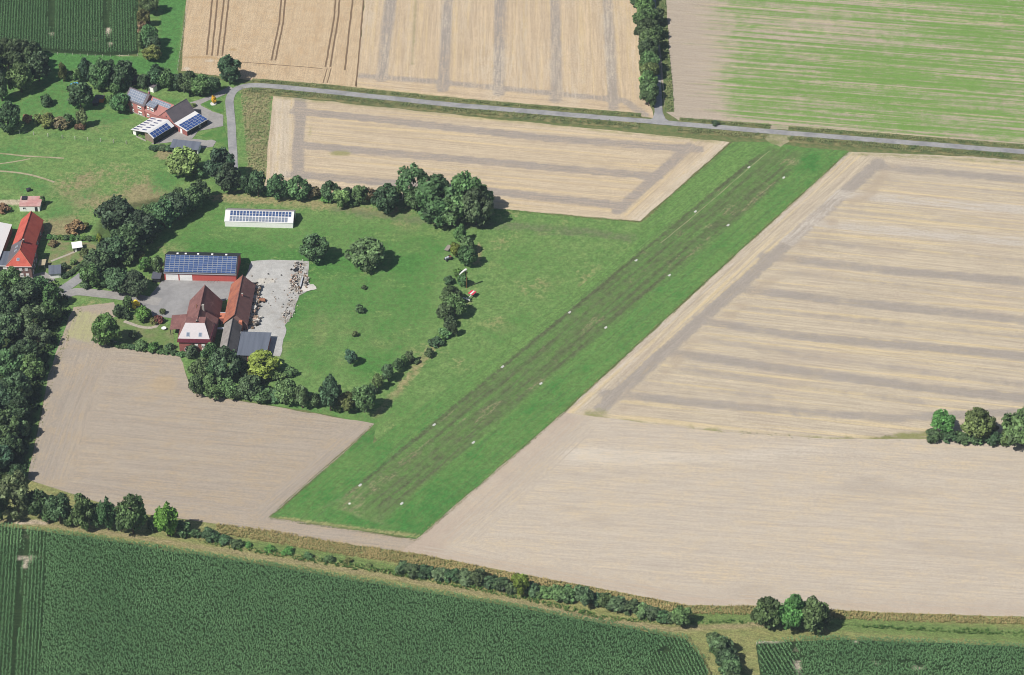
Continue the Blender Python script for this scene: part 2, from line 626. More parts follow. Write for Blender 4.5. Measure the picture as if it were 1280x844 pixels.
M_SU = ground_mat('stubble_upper', C(213, 190, 158), C(196, 174, 144), [C(168, 157, 145), C(210, 196, 174), C(150, 146, 104), C(190, 168, 140)], [.6, .9, 1.1, .9], streak=(.012, .45), streak_amt=.8, grain=.12, gscale=1.1, sbrk=(.2, .5, 0, .6), lines=(C(214, 190, 150), .4, .8, C(188, 168, 142)))
sheet('stubble_field', [(445.5, 112), (455.5, 0), (463, -130), (778, -130), (797, 0), (800, 90), (818, 148), (700, 138), (560, 123)], .09, M_SU, 1.5, [(626, 100), (628, 0)], m_up, head=[([(440, 98), (540, 106), (690, 121), (812, 136), (825, 152), (440, 116)], [(450, 104), (800, 140)])])

# --- green striped field, upper right


def m_green(P):
    left = 1 - sstep(-4, 20, dline(P, GP([(822, -130), (835, 60), (850, 160)])) - 10 + 22 * (fbm(P * np.array([.15, 1]), 3) - .5))
    edge = band(P, [(850, 152), (1000, 163), (1290, 185)], 9, 8) * .8
    dens = np.clip(1 - left - edge * .8, 0, 1)
    st = fbm(P, 60)
    return dens * (.36 + .5 * st), left * .7, .45 * (band(P, [(1132, -30), (1130, 40), (1128, 60)], 1.2, 1) + band(P, [(1262, 0), (1235, 50)], 1.2, 1) + .3 * band(P, [(1030, 50), (1060, 70), (1052, 78)], 2, 2)) * .7, None


M_GF = ground_mat('striped_field', C(190, 174, 154), C(178, 163, 144), [C(120, 153, 78), C(182, 168, 150), C(206, 196, 178), None], [1.1, .9, .8, 0], streak=(.008, .42), streak_amt=.6, grain=.12, gscale=1.2, sbrk=(2.5, 0, 0, 0), lines=(C(206, 188, 152), .5, .6))
sheet('striped_field', [(826, -130), (822, 60), (832, 140), (850, 152), (1000, 164), (1290, 187), (1560, 208), (1560, -130)], .07, M_GF, 1.8, [(905, 138), (1280, 168)], m_green)

# --- grassland: pasture on the left, orchard meadow, airstrip


def m_pasture(P):
    dry = blob(P, 130, 240, 105, 48) * fbm(P, 9) * .95 + blob(P, 75, 285, 36, 24) * .9 + blob(P, 185, 245, 30, 20) * .9 + blob(P, 120, 125 + 30, 28, 14) * .5 + blob(P, 215, 193, 30, 12)
    dry = np.maximum(dry, area(P, [(302, 108), (340, 115), (336, 225), (310, 225)], 3) * (.3 + .7 * fbm(P, 3)))
    trail = band(P, [(0, 253), (24, 254)], 3.5, 1) + blob(P, 152, 69, 14, 3)
    lush = area(P, [(205, -120), (243, -120), (222, 95), (196, 95)], 2) * .8 + area(P, [(0, 64), (140, 70), (196, 74), (196, 95), (60, 84)], 3) * .7 + sstep(.5, .75, fbm(P, 18)) * .6
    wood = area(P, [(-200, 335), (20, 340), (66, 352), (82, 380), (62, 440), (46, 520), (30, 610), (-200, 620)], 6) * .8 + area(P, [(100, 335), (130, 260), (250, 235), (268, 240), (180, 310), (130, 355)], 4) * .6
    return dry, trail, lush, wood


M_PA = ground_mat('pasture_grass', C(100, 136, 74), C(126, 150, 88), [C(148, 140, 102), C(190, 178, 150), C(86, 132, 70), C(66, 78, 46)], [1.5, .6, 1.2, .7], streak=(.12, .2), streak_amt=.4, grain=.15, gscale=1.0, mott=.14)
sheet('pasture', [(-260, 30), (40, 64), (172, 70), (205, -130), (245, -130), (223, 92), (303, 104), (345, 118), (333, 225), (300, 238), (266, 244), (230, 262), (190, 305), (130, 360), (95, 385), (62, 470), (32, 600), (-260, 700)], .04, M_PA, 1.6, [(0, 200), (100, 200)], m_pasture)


def m_meadow(P):
    dry = band(P, [(270, 246), (420, 258), (480, 268)], 6, 6) * .8 + blob(P, 490, 262, 11, 9) * 1.2 + blob(P, 455, 340, 18, 5) * .8 + blob(P, 400, 470 - 60, 18, 40) * .5
    dry = np.maximum(dry, band(P, [(545, 430), (505, 480), (470, 520)], 3.5, 3) * .7 + band(P, [(600, 305), (596, 330)], 2, 2) * .9)
    dry = np.maximum(dry, sstep(.5, .8, fbm(P + 300, 12)) * .42)
    path = band(P, [(420, 262), (540, 278), (640, 283), (740, 290), (800, 300)], 6, 4) * .9 * (.4 + .6 * fbm(P, 6)) + band(P, [(640, 292), (740, 295)], .8, .8) * .5
    lush = area(P, [(205, 300), (260, 255), (360, 270), (560, 290), (545, 400), (470, 480), (360, 450)], 12) * (.25 + .5 * fbm(P, 14)) + sstep(.5, .8, fbm(P + 55, 22)) * .5
    trk = sstep(.58, .72, fbm(P * np.array([.6, 1]) + 200, 6)) * .3
    return dry, path, lush, trk


M_ME = ground_mat('meadow_grass', C(99, 134, 72), C(121, 148, 86), [C(154, 146, 104), C(112, 124, 86), C(84, 130, 64), C(132, 148, 90)], [1.4, 1.2, 1.2, 1.2], streak=(.08, .25), streak_amt=.4, grain=.14, gscale=1.0, mott=.12)
sheet('meadow', [(266, 244), (330, 240), (500, 249), (620, 260), (810, 279), (830, 300), (700, 400), (480, 560), (455, 530), (400, 517), (300, 500), (240, 490), (224, 446), (140, 425), (112, 400), (95, 384), (130, 358), (185, 306), (228, 262)], .055, M_ME, 1.4, [(560, 420), (640, 330)], m_meadow)

MK_L = [(450, 607), (542.5, 531.5), (628, 459), (711.8, 391), (795, 326), (869, 265), (936, 209.7)]
MK_R = [(502, 630), (591.5, 553.7), (676, 480), (757, 410), (836.6, 344.6), (910, 282), (979.5, 222.6)]
RW0, RW1 = (476, 618.5), (958, 216)


def m_strip(P):
    core = band(P, [(436, 655), RW0, RW1, (980, 196)], 17.5, 4) * area(P, [(405, 632), (520, 668), (1010, 190), (940, 180)], 2)
    A, B = GP([RW0, RW1])
    d = (B - A) / np.hypot(*(B - A))
    v = (P - A) @ np.array([-d[1], d[0]])
    u = (P - A) @ d
    stripe = np.zeros(len(P))
    for off, w, k in [(8.8, 1.3, 1.1), (6.9, .9, .6), (5.2, .8, .5), (3.6, 1.2, .85), (1.9, .8, .5), (.3, 1.0, .7), (-1.6, .8, .5), (-3.2, 1.3, .9), (-4.8, .9, .6), (-6.4, 1.2, .9), (-8.2, 1.0, .6)]:
        stripe = np.maximum(stripe, k * (1 - sstep(w * .3, w * .8, np.abs(v - off))) * (.62 + .38 * fbm(np.stack([u * .06, v], 1) + off * 9, 2.5)))
    inn = sstep(-12, -4, u) * (1 - sstep(243, 262, u))
    tan = core * sstep(.55, .75, fbm(np.stack([u * .35, v], 1), 6)) * .4 + band(P, [(404, 636), (450, 608)], 1.6, 1.2) * .7 + band(P, [(440, 646), (520, 665)], 1.5, 1.2) * .5 + blob(P, 990, 203, 22, 8) * .6
    line = band(P, [(828, 302), (870, 268), (905, 238), (962, 189)], 1.0, .8) * .9
    lush = (1 - core) * (.25 + .6 * fbm(P, 16)) * (.6 + .4 * sstep(140, -40, u))
    lush *= np.where(v > 6, 1 - .75 * sstep(20, 80, u), 1)
    lush = np.maximum(lush, blob(P, 1020, 205, 60, 26) * (1 - core) * (.1 + .8 * fbm(P, 7)))
    return np.maximum(core * .42, stripe * inn * 1.0), tan, lush, band(P, [(345, 648), (520, 670)], 2.0, 2) * .8


M_AS = ground_mat('airstrip_grass', C(97, 134, 71), C(117, 147, 82), [C(93, 101, 70), C(138, 136, 100), C(72, 124, 60), C(150, 148, 100)], [1.0, 1.3, 1.4, 1.2], streak=(.025, .55), streak_amt=.55, grain=.17, gscale=1.0, sbrk=(1.3, .6, .3, 0), mott=.12, lines=(C(96, 120, 74), .7, .6))
sheet('airstrip', [(338, 647), (400, 592), (470, 531), (466, 555), (600, 452), (700, 378), (800, 298), (802, 278), (916, 178), (968, 178), (1000, 184), (1062, 189), (900, 336), (704, 516), (520, 674)], .10, M_AS, 1.1, [RW0, RW1], m_strip)

# --- grassy ditch bank and field track along the maize


def m_bank(P):
    green = band(P, [(300, 678), (420, 697), (520, 716)], 3.5, 3) * .9 + band(P, [(860, 772), (1000, 776), (1150, 787), (1290, 796)], 7, 5) * .9
    tr = band(P, [(-20, 650), (60, 656), (160, 670), (300, 692), (500, 724), (640, 750), (760, 776), (840, 787), (900, 784), (960, 781)], 2.6, 2.0) * .75
    sand = blob(P, 40, 654, 34, 4) * .8
    return green, tr, sand, band(P, [(895, 790), (935, 850)], 3, 3) * .6


M_BK = ground_mat('dry_bank_grass', C(150, 146, 96), C(128, 136, 84), [C(112, 132, 76), C(152, 140, 104), C(184, 168, 146), C(110, 132, 70)], [1.0, .9, .8, .9], streak=(.06, .5), streak_amt=.5, grain=.25, gscale=1.3)
sheet('ditch_bank', [(-200, 625), (35, 600), (160, 640), (270, 655), (430, 680), (520, 692), (640, 716), (760, 738), (860, 757), (960, 758), (1100, 766), (1290, 772), (1560, 800), (1560, 840), (1290, 810), (1060, 800), (950, 804), (960, 930), (905, 930), (880, 824), (856, 798), (760, 781), (640, 758), (500, 735), (350, 709), (240, 692), (100, 670), (-200, 655)], .085, M_BK, 1.2, [(300, 690), (640, 750)], m_bank)
M_MG = ground_mat('maize_soil', C(52, 74, 44), C(64, 82, 50), [C(196, 184, 164), None, None, None], [.9, 0, 0, 0], grain=.25, gscale=2)

BALD_L = [(28, 698, 9, 5), (45, 696, 6, 3), (32, 706, 4, 5), (30, 668, 3, 8)]
BALD_R = [(960, 803, 28, 3), (992, 815, 4, 10), (996, 835, 4, 8), (1130, 832, 14, 2.5), (1148, 836, 7, 3), (1100, 831, 9, 2), (1066, 802, 8, 3), (830, 818, 10, 5), (1172, 839, 8, 2)]
BALD_U = [(135, 40, 5, 9), (120, 50, 9, 2.5), (136, 55, 4, 5), (66, 42, 4, 4)]


def bald(L):
    def f(P):
        v = np.zeros(len(P))
        for q in L:
            v = np.maximum(v, blob(P, *q))
        return v, None, None, None
    return f


MZ_L = [(-120, 661), (0, 658), (100, 671), (240, 693), (350, 710), (500, 736), (640, 759), (760, 782), (856, 799), (880, 826), (905, 930), (-120, 930)]
MZ_R = [(945, 803), (1060, 800), (1290, 810), (1420, 818), (1420, 930), (962, 930)]
MZ_U = [(-120, 48), (45, 65), (135, 70), (172, 68), (172, -90), (-120, -90)]
for nm, poly, bl in (('maize_ground', MZ_L, BALD_L), ('maize_ground', MZ_R, BALD_R), ('maize_ground', MZ_U, BALD_U)):
    sheet(nm, poly, .11, M_MG, 2.0, [(0, 700), (100, 700)], bald(bl))

def ribbon(name, pts, width, z, mat, px=True):
    """road: a strip of constant width along a measured centre line, edges slightly uneven"""
    L = resample(GP(pts) if px else np.array(pts, float), 2.5, 0.0, False)
    # smooth the line
    for _ in range(6):
        L[1:-1] = (L[:-2] + 2 * L[1:-1] + L[2:]) / 4
    t = np.gradient(L, axis=0)
    t /= np.hypot(t[:, 0], t[:, 1])[:, None]
    nrm = np.stack([-t[:, 1], t[:, 0]], 1)
    w = width if np.ndim(width) else np.full(len(L), width)
    j = (vnoise(L, 4.0) - .5) * .25
    a = L + nrm * (w / 2 + j)[:, None]
    c = L - nrm * (w / 2 - j)[:, None]
    V = [(q[0], q[1], z) for q in a] + [(q[0], q[1], z) for q in c]
    n = len(L)
    F = [(i, n + i, n + i + 1, i + 1) for i in range(n - 1)]
    o = mesh(name, V, F, mat)
    o['kind'] = 'structure'
    return o


# faint paired wheel tracks of the last cultivation
M_WT = simple('rolled_soil', C(190, 177, 160), .95, .1, .8, C(194, 181, 164))
M_WL = simple('rolled_soil_dark', C(170, 157, 143), .95, .1, .8, C(176, 164, 148))
for L, m_ in (([(716, 530), (640, 604), (556, 676)], M_WT), ([(728, 532), (652, 606), (566, 680)], M_WT), ([(742, 534), (668, 604), (590, 676)], M_WT), ([(530, 686), (700, 716), (860, 744), (1000, 748), (1290, 760)], M_WT),
              ([(1290, 604), (1120, 585), (1060, 570)], M_WT), ([(460, 536), (390, 596), (340, 640)], M_WL), ([(448, 532), (376, 596), (320, 642)], M_WL), ([(118, 440), (80, 520), (56, 596)], M_WL), ([(132, 440), (94, 520), (70, 600)], M_WL), ([(104, 600), (200, 622), (320, 640)], M_WL)):
    for d_ in (-.9, .9):
        q_ = GP(L)
        t_ = np.gradient(q_, axis=0)
        t_ /= np.hypot(t_[:, 0], t_[:, 1])[:, None]
        q_ = q_ + np.stack([-t_[:, 1], t_[:, 0]], 1) * d_
        WT = 'wheel_track'
        P_ = [tuple(v) for v in q_]
        ribbon(WT, P_, .45, .092, m_, px=False)

# --- roads, yards, paths
M_RD = simple('road_asphalt', C(166, 164, 162), .9, .12, .8, C(146, 145, 146))
M_YA = simple('yard_asphalt', C(160, 158, 156), .9, .11, .45, C(142, 140, 139))
M_CO = simple('yard_concrete', C(186, 180, 170), .9, .16, .55, C(170, 164, 154))
M_PV = simple('paving', C(166, 162, 157), .9, .12, .9, C(154, 150, 146))
M_GRV = simple('gravel_path', C(182, 172, 156), .95, .2, 1.5)
M_LAWN = simple('lawn_grass', C(82, 128, 58), .95, .18, 1.3, C(108, 138, 72))


M_TRAIL = simple('trodden_earth', C(178, 166, 138), .95, .2, 1.2, C(150, 146, 108))
for L, w_ in (([(-20, 190), (40, 196), (80, 198)], .9), ([(-20, 207), (20, 203), (38, 198.5)], .7), ([(-20, 213), (30, 216), (52, 222), (68, 228)], 1.0)):
    ribbon('footpath', L, w_, .06, M_TRAIL)
ribbon('footpath', [(826, 304), (870, 268), (905, 238), (935, 211), (962, 189)], .45, .125, simple('worn_grass', C(150, 150, 110), .95, .2, 1.2, C(120, 138, 88)))
ribbon('road', [(292, 215), (291, 190), (289, 150), (286, 124), (288, 113), (300, 106), (330, 107), (400, 114), (560, 131), (700, 143), (822, 153), (1000, 168), (1290, 191), (1560, 212)], 3.4, .16, M_RD)
ribbon('side_road', [(823, 152), (823, 128), (820, 80), (815, 0), (806, -120)], 3.2, .155, M_RD)
sheet('road_junction', [(806, 153), (816, 148), (819, 138), (827, 138), (832, 149), (842, 155)], .158, M_RD, 3, jit=.1)
sheet('field_entrance', [(962, 167), (990, 169), (986, 178), (976, 184), (964, 180), (956, 174)], .13, simple('trampled_entrance', C(164, 156, 122), .95, .2, .9, C(134, 138, 92)), 3, jit=.6)
ribbon('farm_track', [(78, 372), (84, 362), (110, 366), (150, 370), (200, 378)], 4.6, .15, M_PV)
ribbon('lane', [(112, 338), (95, 352), (78, 364), (60, 372)], 4.4, .153, M_RD)
sheet('farmyard', [(186, 372), (202, 352), (207, 350), (297, 352), (300, 345), (304, 345), (292, 372), (270, 380), (262, 392), (214, 398), (176, 394), (160, 378)], .145, M_YA, 4, jit=.1)
ribbon('garden_path', [(196, 396), (200, 408), (206, 412), (190, 413), (172, 410), (155, 402)], 1.4, .15, M_GRV)


def m_yard(P):
    return (fbm(P, 5) * .6, blob(P, 330, 352, 20, 6) * .8, band(P, [(380, 330), (372, 372), (360, 405)], 5, 5) * .9 * fbm(P, 2), None)


M_CY = ground_mat('concrete_yard', C(197, 195, 190), C(184, 182, 177), [C(160, 155, 147), C(204, 198, 186), C(146, 138, 124), None], [.8, .9, 1.6, 0], streak=(.05, .15), streak_amt=.5, grain=.1, gscale=.9)
sheet('concrete_yard', [(306, 350), (314, 327), (340, 325), (386, 327), (384, 352), (389, 357), (388, 362), (374, 370), (368, 390), (356, 407), (358, 412), (350, 446), (335, 444), (300, 434), (290, 400)], .15, M_CY, 1.6, [(340, 430), (345, 330)], m_yard, jit=.35)
sheet('parking_pad', [(70, 350), (56, 340), (40, 344), (36, 350), (52, 357)], .14, M_PV, 3, jit=.1)
sheet('farmyard', [(214, 178), (188, 181), (201, 172), (219, 163), (236, 158), (248, 164), (240, 174), (258, 176), (272, 174), (266, 184), (252, 186), (228, 184)], .15, M_PV, 3, jit=.2)
sheet('farmyard', [(236, 134), (248, 127), (252, 133), (266, 140), (279, 144), (279, 158), (260, 162), (240, 165), (230, 150)], .152, M_PV, 3, jit=.15)
ribbon('drive', [(240, 131), (262, 124), (278, 117), (290, 110)], 3.4, .155, M_PV)
sheet('lawn', [(252, 130), (263, 125), (274, 122), (278, 126), (280, 142), (268, 139)], .16, M_LAWN, 3, jit=.15)
sheet('lawn', [(250, 170), (272, 160), (281, 159), (285, 178), (284, 186), (268, 176)], .16, M_LAWN, 3, jit=.15)
sheet('garden_lawn', [(46, 334), (62, 318), (66, 302), (122, 304), (120, 312), (84, 340), (70, 342)], .12, simple('garden_grass', C(112, 136, 78), .95, .25, 1.2, C(140, 132, 96)), 3)
ribbon('garden_path', [(64, 327), (82, 320), (96, 314)], 1.0, .14, M_GRV)
sheet('garden_lawn', [(142, 402), (158, 392), (200, 402), (216, 410), (220, 438), (182, 436), (144, 424)], .12, simple('front_garden_grass', C(108, 132, 72), .95, .25, 1.2, C(128, 134, 88)), 3)
M_TRK = simple('tramline_soil', C(128, 106, 82), .95, .2, 1.5)
for L in ([(271.5, -60), (258.5, 69)], [(277.5, -60), (265, 70)], [(289, -80), (272, 70)], [(295, -80), (278, 70)], [(357, -60), (349, 30), (339, 76)], [(362, -60), (354, 30), (344, 76)],
          [(424, -60), (418, 20), (407, 84)], [(429, -60), (423, 20), (413, 84)], [(444, -60), (441, 0), (431, 88)]):
    ribbon('tramline', L, .75, .105, M_TRK)
for L in ([(300, 78), (330, 80), (380, 84), (403, 86)], [(404, 104), (409, 86)], [(409, 104), (414, 86)]):
    ribbon('tramline', L, .45, .104, M_TRK)
for L in ([(456, -20), (447, 90), (444, 108)],):
    ribbon('field_edge', L, .6, .106, M_TRK)

# ------------------------------------------------------------------ buildings
M_RED = simple('red_cladding', C(208, 100, 92), .7, .08, 1.0, stretch=(4, 4, .2))
M_BRICK = simple('red_brick', C(172, 106, 98), .9, .16, 2.2, C(158, 98, 92))
M_BRICKP = simple('pink_brick', C(194, 128, 120), .9, .14, 2.2, C(180, 116, 110))
M_BRICKD = simple('dark_brick', C(142, 112, 106), .9, .16, 2.2)
M_WHITE = simple('white_cladding', srgb(232, 231, 226), .6, .05, 1.0)
M_WROOF = simple('white_sheet_roof', C(236, 234, 232), .5, .05, .9, stretch=(5, .3, .3))
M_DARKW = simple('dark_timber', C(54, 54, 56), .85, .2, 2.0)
M_GREYR = simple('grey_sheet_roof', C(112, 118, 130), .6, .06, .8, C(100, 106, 118), stretch=(6, .3, .3))
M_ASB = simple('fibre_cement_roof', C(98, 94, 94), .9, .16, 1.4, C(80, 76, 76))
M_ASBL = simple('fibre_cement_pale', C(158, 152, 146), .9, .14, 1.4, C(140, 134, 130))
M_SLATE = simple('slate_roof', C(112, 104, 108), .8, .1, 1.4, C(100, 94, 98))
M_TBR = tile_mat('brown_tiles', C(142, 100, 94), C(126, 88, 84), C(160, 120, 110), .12)
M_TOR = tile_mat('weathered_orange_tiles', C(178, 110, 84), C(146, 92, 78), C(190, 130, 104), .18)
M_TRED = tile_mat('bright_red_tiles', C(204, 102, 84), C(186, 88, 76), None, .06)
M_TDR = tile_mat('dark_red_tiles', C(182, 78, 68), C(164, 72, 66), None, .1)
M_BORD = simple('bordeaux_trim', C(112, 48, 62), .6, .08, 1.0)
M_BLK = simple('black_trim', C(46, 48, 54), .7, .12, 1.2)
M_ALU = simple('aluminium', C(196, 200, 206), .4, .05, 2.0)
M_CONC = simple('plinth_concrete', C(176, 170, 160), .9, .12, 1.5)
M_GL = NB('window_glass')
M_GL.b.inputs['Base Color'].default_value = (.03, .035, .045, 1)
M_GL.b.inputs['Roughness'].default_value = .12
M_GL.b.inputs['Specular IOR Level'].default_value = .5
M_GL = M_GL.m
M_TERRA = simple('terracotta', C(206, 128, 100), .9, .12, 1.0)
M_STEEL = simple('rusty_steel', C(126, 86, 66), .8, .25, 2.0)


def pvmat(name, c1, c2):
    b = NB(name)
    oi = b.n('ShaderNodeObjectInfo')
    c = b.mix(oi.outputs['Random'], c1, c2)
    b.l(c, b.b.inputs['Base Color'])
    b.b.inputs['Roughness'].default_value = .18
    b.b.inputs['Specular IOR Level'].default_value = .5
    return b.m


M_PV1 = pvmat('solar_cells', C(58, 80, 122), C(72, 96, 142))
M_PV2 = pvmat('dark_solar_cells', C(48, 74, 134), C(60, 90, 152))
M_PV3 = pvmat('grey_solar_cells', C(122, 132, 150), C(138, 146, 160))
M_PV4 = pvmat('violet_solar_cells', C(56, 60, 110), C(70, 74, 124))


def box(name, x0, x1, y0, y1, z0, z1, mat, parent=None):
    V = [(x0, y0, z0), (x1, y0, z0), (x1, y1, z0), (x0, y1, z0), (x0, y0, z1), (x1, y0, z1), (x1, y1, z1), (x0, y1, z1)]
    F = [(3, 2, 1, 0), (4, 5, 6, 7), (0, 1, 5, 4), (1, 2, 6, 5), (2, 3, 7, 6), (3, 0, 4, 7)]
    return mesh(name, V, F, mat, parent)


def slab(name, P4, th, mat, parent):
    P = [Vector(q) for q in P4]
    n = (P[1] - P[0]).cross(P[3] - P[0]).normalized()
    if n.z < 0:
        n = -n
    V = [tuple(q) for q in P] + [tuple(q - n * th) for q in P]
    up = (P[1] - P[0]).cross(P[3] - P[0]).z > 0
    F = [(0, 1, 2, 3), (7, 6, 5, 4), (4, 5, 1, 0), (5, 6, 2, 1), (6, 7, 3, 2), (7, 4, 0, 3)]
    if not up:
        F = [f[::-1] for f in F]
    return mesh(name, V, F, mat, parent)


def gable(par, W_, D_, he, hr, wm, rm1, rm2=None, axis='x', over=.35, pos=.5, he2=None, wallname='wall', gm=None):
    """walls and two roof slopes in local coordinates, footprint 0..W_ x 0..D_ ; axis = ridge direction"""
    rm2 = rm2 or rm1
    he2 = he if he2 is None else he2
    if axis == 'x':
        prof = [(0, 0), (D_, 0), (D_, he2), (D_ * pos, hr), (0, he)]
        def T(s, t, z): return (s, t, z)
        LEN, DEPTH = W_, D_
    else:
        prof = [(0, 0), (W_, 0), (W_, he2), (W_ * pos, hr), (0, he)]
        def T(s, t, z): return (t, D_ - s, z)
        LEN, DEPTH = D_, W_
    dz = .06
    pr = [(t, z - (dz if z > 0 else 0)) for t, z in prof]
    V = [T(0, t, z) for t, z in pr] + [T(LEN, t, z) for t, z in pr]
    F = [(0, 1, 2, 3, 4), (9, 8, 7, 6, 5)] + [(i, 5 + i, 5 + (i + 1) % 5, (i + 1) % 5) for i in range(5)]
    mesh(wallname, V, F, par_m(wm), par)
    tr = DEPTH * pos
    s1 = (hr - he) / tr
    s2 = (hr - he2) / (DEPTH - tr)
    a = slab('roof_slope', [T(-over, -over, he - s1 * over), T(LEN + over, -over, he - s1 * over), T(LEN + over, tr, hr), T(-over, tr, hr)], .05, rm1, par)
    c = slab('roof_slope', [T(LEN + over, DEPTH + over, he2 - s2 * over), T(-over, DEPTH + over, he2 - s2 * over), T(-over, tr + .002, hr), T(LEN + over, tr + .002, hr)], .05, rm2, par)
    mesh('ridge_cap', *bar(T(-over, tr, hr + .03), T(LEN + over, tr, hr + .03), .14), par_m(rm1 if axis == 'x' else rm2), par)
    return a, c, T, s1, s2


def par_m(m):
    return m


def bar(a, b, r, n=4):
    a, b = Vector(a), Vector(b)
    d = (b - a).normalized()
    u = d.cross(Vector((0, 0, 1)))
    if u.length < .01:
        u = Vector((1, 0, 0))
    u.normalize()
    v = d.cross(u)
    V, F = [], []
    for q in (a, b):
        for k in range(n):
            t = 2 * math.pi * (k + .5) / n
            V.append(tuple(q + u * math.cos(t) * r + v * math.sin(t) * r))
    for k in range(n):
        F.append((k, (k + 1) % n, n + (k + 1) % n, n + k))
    F += [tuple(range(n))[::-1], tuple(range(n, 2 * n))]
    return V, F


PANELS = {}


def panel_mesh(w, h, mat, bus=False):
    key = (round(w, 3), round(h, 3), mat.name, bus)
    if key in PANELS:
        return PANELS[key]
    i = .045
    V = [(0, 0, 0), (w, 0, 0), (w, h, 0), (0, h, 0), (0, 0, .05), (w, 0, .05), (w, h, .05), (0, h, .05),
         (i, i, .05), (w - i, i, .05), (w - i, h - i, .05), (i, h - i, .05), (i, i, .043), (w - i, i, .043), (w - i, h - i, .043), (i, h - i, .043)]
    F = [(0, 1, 5, 4), (1, 2, 6, 5), (2, 3, 7, 6), (3, 0, 4, 7), (4, 5, 9, 8), (5, 6, 10, 9), (6, 7, 11, 10), (7, 4, 8, 11), (12, 13, 14, 15)]
    me = bpy.data.meshes.new('solar_panel')
    me.from_pydata(V, [], F)
    me.materials.append(M_ALU)
    me.materials.append(mat)
    me.polygons.foreach_set('material_index', [0] * 8 + [1])
    PANELS[key] = me
    return me


def panels(par, O, E1, E2, cols, rows, w, h, gx, gy, mat, skip=()):
    """solar panels in rows on a slope: O lower-left corner, E1 along the eave, E2 up the slope"""
    O, E1, E2 = Vector(O), Vector(E1).normalized(), Vector(E2).normalized()
    N = E1.cross(E2).normalized()
    if N.z < 0:
        N = -N
    me = panel_mesh(w, h, mat)
    R = Matrix((E1, E2, N)).transposed().to_4x4()
    for r in range(rows):
        for c in range(cols):
            if (c, r) in skip:
                continue
            o = bpy.data.objects.new('solar_panel', me)
            COL.objects.link(o)
            o.parent = par
            o.matrix_local = Matrix.Translation(O + E1 * c * (w + gx) + E2 * r * (h + gy) + N * .06) @ R


def window(par, x, y, z, w, h, ang=0.0, frame=None, pane=None, blind=.0):
    """window set into a wall whose outside faces local -y (turned by ang); frame proud of the wall, pane behind it"""
    fr = frame or M_WHITE
    t = .09
    V, F = [], []

    def addb(x0, x1, z0, z1, y0, y1):
        k = len(V)
        V.extend([(x0, y0, z0), (x1, y0, z0), (x1, y1, z0), (x0, y1, z0), (x0, y0, z1), (x1, y0, z1), (x1, y1, z1), (x0, y1, z1)])
        for f in [(3, 2, 1, 0), (4, 5, 6, 7), (0, 1, 5, 4), (1, 2, 6, 5), (2, 3, 7, 6), (3, 0, 4, 7)]:
            F.append(tuple(i + k for i in f))
    addb(-w / 2, -w / 2 + t, 0, h, -.08, .02)
    addb(w / 2 - t, w / 2, 0, h, -.08, .02)
    addb(-w / 2 + t, w / 2 - t, h - t - blind * h, h, -.08, .02)
    addb(-w / 2 - .05, w / 2 + .05, -.08, 0, -.16, .02)
    addb(-.04, .04, 0, h - t - blind * h, -.07, .02)
    o = mesh('window', V, F, fr, par)
    o.location = (x, y, z)
    o.rotation_euler = (0, 0, ang)
    pn = mesh('pane', [(-w / 2 + t, -.02, 0), (w / 2 - t, -.02, 0), (w / 2 - t, -.02, h - t), (-w / 2 + t, -.02, h - t)], [(0, 1, 2, 3)], pane or M_GL, o)
    return o


def skylight(par, P, E1, E2, w, h):
    E1, E2 = Vector(E1).normalized(), Vector(E2).normalized()
    N = E1.cross(E2).normalized()
    P = Vector(P)
    R = Matrix((E1, E2, N)).transposed().to_4x4()
    o = box('skylight', 0, w, 0, h, 0, .12, M_ALU, par)
    o.matrix_local = Matrix.Translation(P) @ R
    box('pane', .12, w - .12, .12, h - .12, .12, .13, M_PV3, o)


def chimney(par, x, y, z0, z1, w=.7, mat=None):
    c = box('chimney', x - w / 2, x + w / 2, y - w / 2, y + w / 2, z0, z1, mat or M_BRICK, par)
    box('chimney_cap', x - w / 2 - .06, x + w / 2 + .06, y - w / 2 - .06, y + w / 2 + .06, z1, z1 + .12, M_CONC, c)


def ang(d):
    return math.radians(d)


# 1 long barn with the blue roof
t = tag(empty('barn', (-127.4, 35.0, 0), ang(-2.6)), 'long red barn with blue solar roof and two white garage doors', 'barn')
_, _, T, s1, _ = gable(t, 26.4, 13.0, 3.7, 7.0, M_RED, M_BLK)
e2 = Vector((0, 1, s1))
e2n = e2.normalized()
panels(t, Vector((.05, .02, 3.72)) , (1, 0, 0), e2, 15, 8, 1.68, .86, .07, .03, M_PV1)
for x0 in (.5, 5.6):
    d = box('garage_door', x0, x0 + 4.6, -.06, .02, .05, 2.75, M_WHITE, t)
    for k in range(1, 5):
        box('door_rib', x0 + .02, x0 + 4.58, -.085, -.062, k * .54 - .02, k * .54 + .02, M_ALU, d)
box('door_post', 5.18, 5.5, -.1, .0, .05, 2.9, M_RED, t)
box('fascia', -.2, 26.6, -.45, -.36, 3.3, 3.58, M_ALU, t)
for x in (4.2, 7.2, 11.8, 17.0, 22.2):
    v = box('roof_vent', x - .35, x + .35, 6.7, 7.4, 6.6, 7.25, M_WHITE, t)
for k in range(4):
    o = mesh('bicycle_rack_hoop', *bar((15.6 + k * 1.2, -.9, .02), (16.4 + k * 1.2, -.5, .9), .05), M_STEEL, t)

